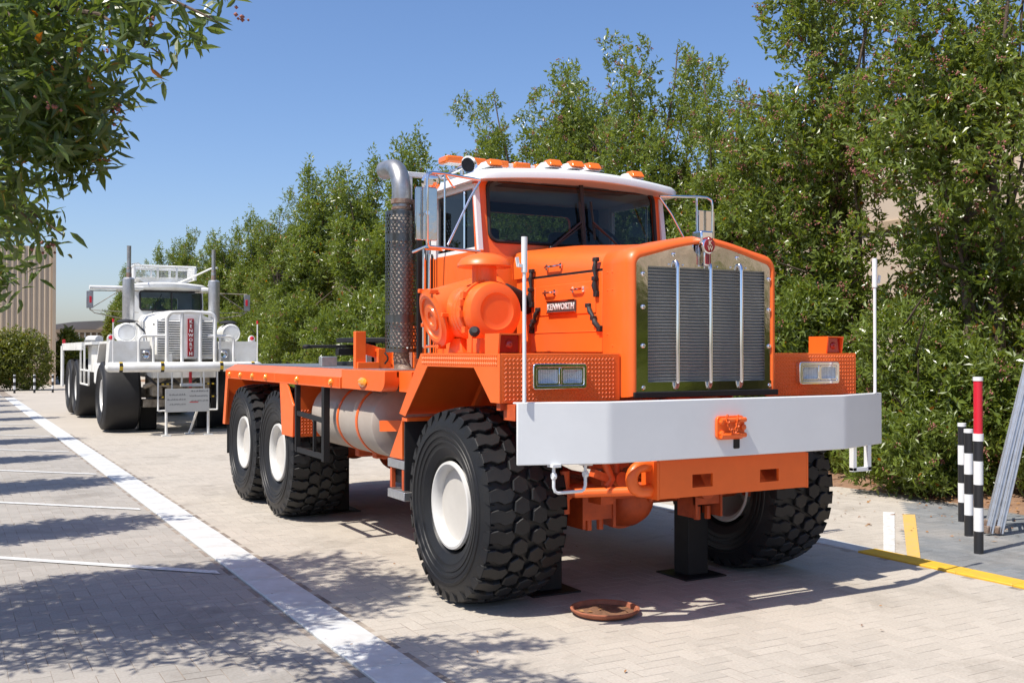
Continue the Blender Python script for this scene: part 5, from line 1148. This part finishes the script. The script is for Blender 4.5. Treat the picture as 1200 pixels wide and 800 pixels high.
def limbs(lobes, seed, base_r=.09, n_tr=3, lean=.3):
    rs_ = random.Random(seed); b = MB(); lb = sorted(lobes, key=lambda q: q[2])
    for k in range(n_tr):
        x, y = rs_.uniform(-.25, .25), rs_.uniform(-.3, .3)
        tgt = rs_.choice(lb[len(lb)//2:]); p0 = Vector((x, y, -.05)); p3 = Vector(tgt[:3])+Vector((0, 0, tgt[5]*.6)); pts = []; n = 10
        mid = Vector((x+rs_.uniform(-lean, lean), y+rs_.uniform(-lean, lean), p3.z*.45))
        for i in range(n+1):
            t = i/n; p = p0*(1-t)**2+mid*2*t*(1-t)+p3*t*t; pts.append(p+Vector((rs_.gauss(0, .02), rs_.gauss(0, .02), 0)))
        b.tube(pts, [base_r*(1-.9*i/n) for i in range(n+1)], 8)
        for j in range(6):
            q = pts[rs_.randint(2, n-2)]; e = rs_.choice(lobes); e = Vector(e[:3])+Vector((rs_.uniform(-.7, .7)*e[3], rs_.uniform(-.7, .7)*e[4], rs_.uniform(-.2, .7)*e[5]))
            if e.z < q.z+.1: e.z = q.z+rs_.uniform(.2, .8)
            mm = q.lerp(e, .5)+Vector((rs_.gauss(0, .08), rs_.gauss(0, .08), -.08)); b.tube([q, q.lerp(mm, .6), mm, mm.lerp(e, .6), e], [.032, .026, .02, .013, .006], 6)
    return b
def tree_lobes(seed, h, w, n_pl=6, low=.5, body=9):
    rs_ = random.Random(seed); out = []
    for i in range(body):
        z = low+.5+(h*.62-low)*i/body; a = rs_.uniform(0, 6.28); r_ = w*rs_.uniform(.10, .45)
        out.append((r_*math.cos(a), r_*math.sin(a), z, w*rs_.uniform(.50, .70), w*rs_.uniform(.55, .75), rs_.uniform(.7, 1.0), 1.0))
    for i in range(n_pl):
        a = 6.28*i/n_pl+rs_.uniform(-.5, .5); r_ = w*rs_.uniform(.1, .62); hh = h*rs_.uniform(.68, .93) if i else h*.93
        out.append((r_*math.cos(a), r_*math.sin(a), hh-.5, rs_.uniform(.36, .55), rs_.uniform(.36, .55), h-hh+.75 if i == 0 else rs_.uniform(.7, 1.1), 1.25))
        out.append((r_*math.cos(a)*.9, r_*math.sin(a)*.9, hh-1.5, rs_.uniform(.4, .6), rs_.uniform(.4, .6), .9, 1.1))
    return out
def make_tree(name, seed, h, w, ncl, per, LL, LW, loc, label, gap=-.9, fruit=200, low=.3, shell=.5, spread=.16, group='green fruiting trees in a row behind the trucks', lobes=None, body=9, mt=None, n_pl=6, extra=None, frad=.016, fine=False):
    lobes = lobes or tree_lobes(seed, h, w, n_pl, low, body)
    t = thing(name, loc, label, 'tree', group)
    me, C, d = leafmesh('foliage', lobes, ncl, per, LL, LW, mt or LEAF, seed, spread, gap=gap, shell=shell, extra=extra, fine=fine)
    link('foliage', me, t, kind='stuff')
    if fruit: link('fruit', fruitmesh('fruit', C, d, fruit, frad, seed), t, kind='stuff')
    limbs([l for l in lobes], seed).xf(Matrix.Translation(Vector(loc))).build('trunk', BARK, t, sharp=60)
    return t
G_ = 'green fruiting trees in a row behind the trucks'
A_ = make_tree('hedge_tree', 11, 9.0, 2.05, 6500, 10, .108, .045, (11.9, 8.6, 0), 'large leafy tree at the right edge behind the ladder and bollards', fruit=1100, gap=-1.3, shell=.15, spread=.13)
B_ = make_tree('hedge_tree', 23, 9.0, 2.0, 6500, 10, .108, .045, (11.7, 11.4, 0), 'broad leafy tree rising directly behind the bumper end and right marker rod', fruit=1100, gap=-1.3, shell=.15, spread=.13)
C_ = make_tree('hedge_tree', 35, 8.2, 2.0, 8500, 10, .105, .040, (12.0, 16.2, 0), 'tall leafy tree rising right of the orange cab roof lights', fruit=600, n_pl=7, gap=-1.1, shell=.25, spread=.14)
D_ = make_tree('hedge_tree', 48, 8.7, 2.05, 8500, 10, .105, .040, (12.1, 18.7, 0), 'tallest double peaked tree directly above the orange cab windscreen', fruit=600, n_pl=6, gap=-1.1, shell=.25, spread=.14)
E_ = make_tree('hedge_tree', 52, 8.3, 1.9, 7000, 10, .15, .052, (12.4, 33.0, 0), 'rounded tree rising just left of the exhaust stack', fruit=120, frad=.02, spread=.22)
rows = [(C_, (11.9, 14.0), .87, 1.0, 'lower tree between the broad right hand tree and the taller ones, behind the grille'),
        (C_, (12.1, 21.0), 1.0, 2.1, 'tree standing above the left half of the orange cab, left of the tallest'),
        (D_, (12.3, 24.4), .97, 4.0, 'lone peaked tree above the air horn, with sky on its right side'),
        (E_, (12.4, 28.6), 1.0, 1.2, 'leafy tree partly hidden by the exhaust stack'),
        (E_, (12.4, 37.8), 1.06, 2.6, 'second tree left of the exhaust stack in the row'),
        (D_, (12.5, 42.8), .99, 5.1, 'third tree left of the exhaust stack, rising above the deck'),
        (E_, (12.5, 47.5), .97, 4.4, 'tree in the row well right of the right stack of the white truck'),
        (E_, (12.6, 52.5), .97, .4, 'distant tree just right of the right stack of the white truck'),
        (D_, (12.6, 58.0), .98, 3.1, 'distant tree rising behind the right stack of the white truck'),
        (E_, (12.6, 64.0), 1.06, 5.7, 'distant tree right of the white roof rack'),
        (E_, (12.8, 71.0), 1.04, 3.4, 'distant tree directly above the white truck roof rack'),
        (D_, (12.8, 79.0), .98, 1.4, 'last but one tree of the right hand row'),
        (E_, (12.9, 87.5), 1.02, 2.4, 'farthest and leftmost tree of the right hand row'),
        (A_, (11.9, 5.2), .95, 2.2, 'leafy tree nearest the camera at the right frame edge')]
for (src, (x, y), s_, rz, lb) in rows:
    c = copytree(src); c.location = (x, y, 0); c.scale = (s_*random.uniform(.95, 1.08), s_*random.uniform(.95, 1.08), s_); c.rotation_euler = (0, 0, rz); c['label'] = lb
# low skirts of foliage between the trunks (shrubs)
def shrub(name, loc, sc, n, lab, seed, src=None, rz=0):
    if src is None:
        lobes = [(0, 0, .55, 1.0, 1.0, .55, 1), (.3, .5, .9, .8, .8, .6, 1), (-.3, -.5, .5, .7, .8, .45, 1), (.2, -.4, 1.2, .7, .7, .6, 1), (0, .3, 1.7, .6, .7, .6, 1)]
        t = thing(name, loc, lab, 'shrub', 'low leafy shrubs under the tree row')
        me, C, d = leafmesh('foliage', lobes, n, 11, .10, .032, LEAF, seed, .16, gap=-1.6, shell=.5); link('foliage', me, t, kind='stuff')
        link('fruit', fruitmesh('fruit', C, d, 60, .013, seed), t, kind='stuff')
        limbs(lobes, seed, .03, 3).xf(Matrix.Translation(Vector(loc))).build('stems', BARK, t)
    else: t = copytree(src); t.location = loc; t['label'] = lab
    t.scale = (sc, sc, sc*1.05); t.rotation_euler = (0, 0, rz); return t
s1 = shrub('shrub', (10.75, 8.9, 0), 1.0, 3600, 'low leafy shrub spilling over the paving below the right marker rod', 5)
for (x, y, s_, rz, lb) in ((11.0, 11.0, 1.15, 1.7, 'leafy shrub behind the far front tyre, under the broad tree'), (10.9, 13.2, 1.2, 3.9, 'leafy shrub behind the grille of the orange truck'), (11.1, 16.0, 1.3, 5.2, 'leafy shrub hidden mostly behind the orange hood'), (11.5, 7.0, 1.0, 2.6, 'leafy shrub behind the striped bollards'), (11.6, 19.5, 1.5, .8, 'leafy shrub behind the orange cab'), (11.7, 27, 1.6, 2.2, 'leafy shrub at the tree row foot above the orange deck'), (11.7, 31.5, 1.6, 4.2, 'leafy shrub at the tree row foot near the orange deck post'), (11.7, 36, 1.6, 1.2, 'leafy shrub at the tree row foot right of the white truck'), (11.7, 41, 1.6, 3.2, 'leafy shrub at the tree row foot just beside the white truck')):
    shrub('shrub', (x, y, 0), s_, 0, lb, 0, s1, rz)
for i, y in enumerate((-6, -9.5, -13, -16.5, -20)):
    c = shrub('shrub', (14.2+.3*(i % 2), y, 0), 1.5+.15*(i % 3), 0, 'leafy shrub outside the frame, seen only mirrored in the grille surround', 0, s1, i*1.3)
    c['group'] = 'shrubs outside the frame mirrored in the grille'
# parking bay trees (their crowns stand left of the view and shade the bays)
fgl = [(-.55, 7.5-7.2, 3.9, 1.1, 1.0, 1.0, 1), (.25, -.35, 3.6, .85, .9, .9, 1), (.35, .3, 4.4, .8, .9, .8, 1), (-.7, -.4, 3.1, .9, .9, .8, 1), (-.1, -.9, 3.0, .45, .6, .55, 1.2), (-.9, .5, 3.5, .9, .8, .9, 1.3), (.1, .6, 3.4, .8, .7, .8, 1.3), (.5, -.2, 3.05, .42, .6, .5, 1.1), (-.2, .2, 2.55, .5, .7, .45, 1), (.9, -.3, 3.9, .5, .6, .4, .9), (-.2, 0, 4.9, .9, .9, .7, .9)]
rng = np.random.default_rng(77)
# hanging sprigs that reach towards the lens
def sprig(p0, p1, n, sp):
    t = rng.random(n)[:, None]; P = np.array(p0)+(np.array(p1)-np.array(p0))*t+rng.normal(size=(n, 3)).clip(-1.1, 1.1)*sp; return P
FT = np.array([-.45, 7.2, 0])
SP = [sprig((.55, 4.9, 3.35), (.98, 4.3, 3.10), 16, .05), sprig((.40, 5.2, 3.35), (.80, 4.6, 3.02), 14, .05), sprig((.1, 4.9, 2.9), (.62, 5.1, 2.62), 30, .09), sprig((.0, 5.2, 3.4), (.8, 5.2, 3.45), 40, .10), sprig((.0, 5.6, 2.6), (.5, 5.4, 2.30), 22, .08), sprig((.15, 6.0, 2.3), (.35, 5.8, 2.05), 14, .07), sprig((1.0, 5.0, 3.55), (.2, 5.4, 3.3), 30, .08), sprig((.1, 4.8, 3.2), (.45, 4.9, 3.0), 60, .14), sprig((.1, 4.8, 2.7), (.5, 5.0, 2.75), 60, .13), sprig((.2, 5.4, 3.1), (.75, 5.4, 2.95), 50, .13), sprig((.0, 4.6, 2.45), (.35, 5.2, 2.35), 30, .10)]
EX = np.concatenate(SP)-FT; ed = rng.normal(size=EX.shape)*.5+np.array([.6, -.4, -.2]); ed /= np.linalg.norm(ed, axis=1)[:, None]
FTR = make_tree('overhanging_tree', 91, 5, 1, 3500, 11, .098, .030, tuple(FT), 'dark leafy tree overhanging the top left corner, shading the parking bays', gap=-1.2, fruit=150, shell=.35, spread=.17, group=None, lobes=fgl, mt=LEAFD, extra=(EX, ed), frad=.010, fine=True)
b = MB()
for (p0, p1) in (((-.45, 7.0, 2.6), (.0, 5.2, 3.4)), ((.0, 5.2, 3.4), (.55, 4.9, 3.37)), ((.55, 4.9, 3.37), (.98, 4.3, 3.12)), ((.4, 5.2, 3.36), (.80, 4.6, 3.04)), ((-.45, 7.0, 2.2), (.1, 4.95, 2.9)), ((.1, 4.95, 2.9), (.62, 5.1, 2.64)), ((-.4, 7, 2.0), (.0, 5.6, 2.6)), ((0, 5.6, 2.6), (.5, 5.4, 2.32)), ((.0, 5.2, 3.4), (1.0, 5.0, 3.56)), ((.0, 5.2, 3.4), (.45, 4.9, 3.0)), ((.1, 4.95, 2.9), (.5, 5.0, 2.75)), ((.0, 5.2, 3.2), (.75, 5.4, 2.95)), ((-.1, 4.9, 2.6), (.35, 5.2, 2.35))):
    p0, p1 = Vector(p0), Vector(p1); m_ = p0.lerp(p1, .5)+Vector((0, 0, .06)); b.tube([p0, p0.lerp(m_, .6), m_, p1], [.013, .011, .009, .004], 6)
b.build('twig', BARK, FTR)
pl = [(0, 0, 3.3, 1.0, .62, .8, 1), (.25, .1, 3.9, .8, .5, .6, 1), (-.5, -.1, 3.5, .8, .55, .7, 1), (.0, 0, 2.7, .8, .5, .5, .8)]
PT = make_tree('parking_tree', 64, 4.5, 1, 820, 10, .13, .045, (-1.35, 10.85, 0), 'small round tree outside the left edge shading the second parking bay', gap=-1.4, fruit=0, shell=.3, group='small trees between the parking bays', lobes=pl, mt=LEAFD)
for i in range(1, 12):
    c = copytree(PT); y = 10.85+3.75*i; c.location = (-1.25+.02*i+random.uniform(-.15, .35), y, 0); c.rotation_euler = (0, 0, random.choice((0, math.pi))+random.uniform(-.2, .2)); s_ = random.uniform(.85, 1.08); c.scale = (s_, s_, s_); c['label'] = 'small round tree between parking bays, shading the bays along the white line'
PT['label'] = 'small round tree between parking bays, shading the bays along the white line'
# clipped hedge at far left
hd = thing('hedge', (1, 52, 0), 'bushy yellow green hedge at the far left below the corrugated building', 'hedge')
rs_ = random.Random(5); hl_ = [(x*.9-7.5, rs_.uniform(-.3, .3), 1.2+rs_.uniform(-.1, .3), 1.0, .9, 1.25+rs_.uniform(-.1, .25), 1) for x in range(12)]
me, C, d = leafmesh('foliage', hl_, 8000, 9, .15, .07, LEAFB, 8, .25, gap=-2.2, shell=.7); link('foliage', me, hd, kind='stuff')
limbs(hl_, 3, .05, 5).xf(Matrix.Translation((1, 52, 0))).build('stems', BARK, hd)
def bush(loc, sc, lab, lobes=None):
    t = thing('bush', loc, lab, 'bush'); lobes = lobes or [(0, 0, 1.0, 1.2, 1.0, 1.0, 1), (1.3, 0, .9, 1.0, .9, .9, 1), (-1.2, 0, 1.1, 1.0, .9, 1.0, 1)]
    me, C, d = leafmesh('foliage', lobes, 900, 9, .30, .12, LEAFB, int(loc[1]), .25, gap=-2.4, shell=.6); link('foliage', me, t, kind='stuff'); limbs(lobes, 2, .05, 3).xf(Matrix.Translation(Vector(loc))).build('stems', BARK, t); t.scale = (sc, sc, sc)
bush((5.95, 62, 0), 1, 'dark bush beside the corrugated building, left of the white truck', [(0, 0, 1.5, .6, .6, 1.3, 1), (.5, 0, 1.2, .5, .5, 1.1, 1)]); bush((10.9, 80, 0), 1, 'green treetop glimpsed beside the left mirror of the white truck', [(0, 0, 2.6, .7, .8, 2.0, 1), (.5, 0, 1.8, .8, .8, 1.6, 1)])
# leaf litter and pebbles
rng = np.random.default_rng(12)
def litter(name, n, fn, size, m, parent_kind='stuff'):
    P = fn(n); a = rng.random(n)*6.28; L = size*(.5+rng.random(n)); W = L*.45
    D = np.stack([np.cos(a), np.sin(a), rng.normal(0, .15, n)], 1); N = np.stack([-np.sin(a), np.cos(a), rng.normal(0, .3, n)], 1)
    V = np.stack([P-D*L[:, None], P+N*W[:, None]+[0, 0, .006], P+D*L[:, None]+[0, 0, .004], P-N*W[:, None]+[0, 0, .002]], 1).reshape(-1, 3)
    V[:, 2] = np.maximum(V[:, 2], .005); F = (np.array([[0, 1, 2, 3]])+(np.arange(n)*4)[:, None])
    link(name, npmesh(name, V, F, m), kind=parent_kind)
litter('leaf_litter', 1500, lambda n: np.stack([10.0+np.abs(rng.normal(0, .9, n)), rng.uniform(4, 24, n), np.full(n, .05)], 1)+np.array([0, 0, 0]), .028, LITTER)
litter('fallen_leaves', 260, lambda n: np.stack([9.9-np.abs(rng.normal(0, 1.0, n)), rng.uniform(6, 14, n), np.full(n, .008)], 1), .022, LITTER)
litter('scattered_leaves', 70, lambda n: np.stack([rng.uniform(-.5, 7, n), rng.uniform(4.4, 12, n), np.full(n, .008)], 1), .014, LITTER)
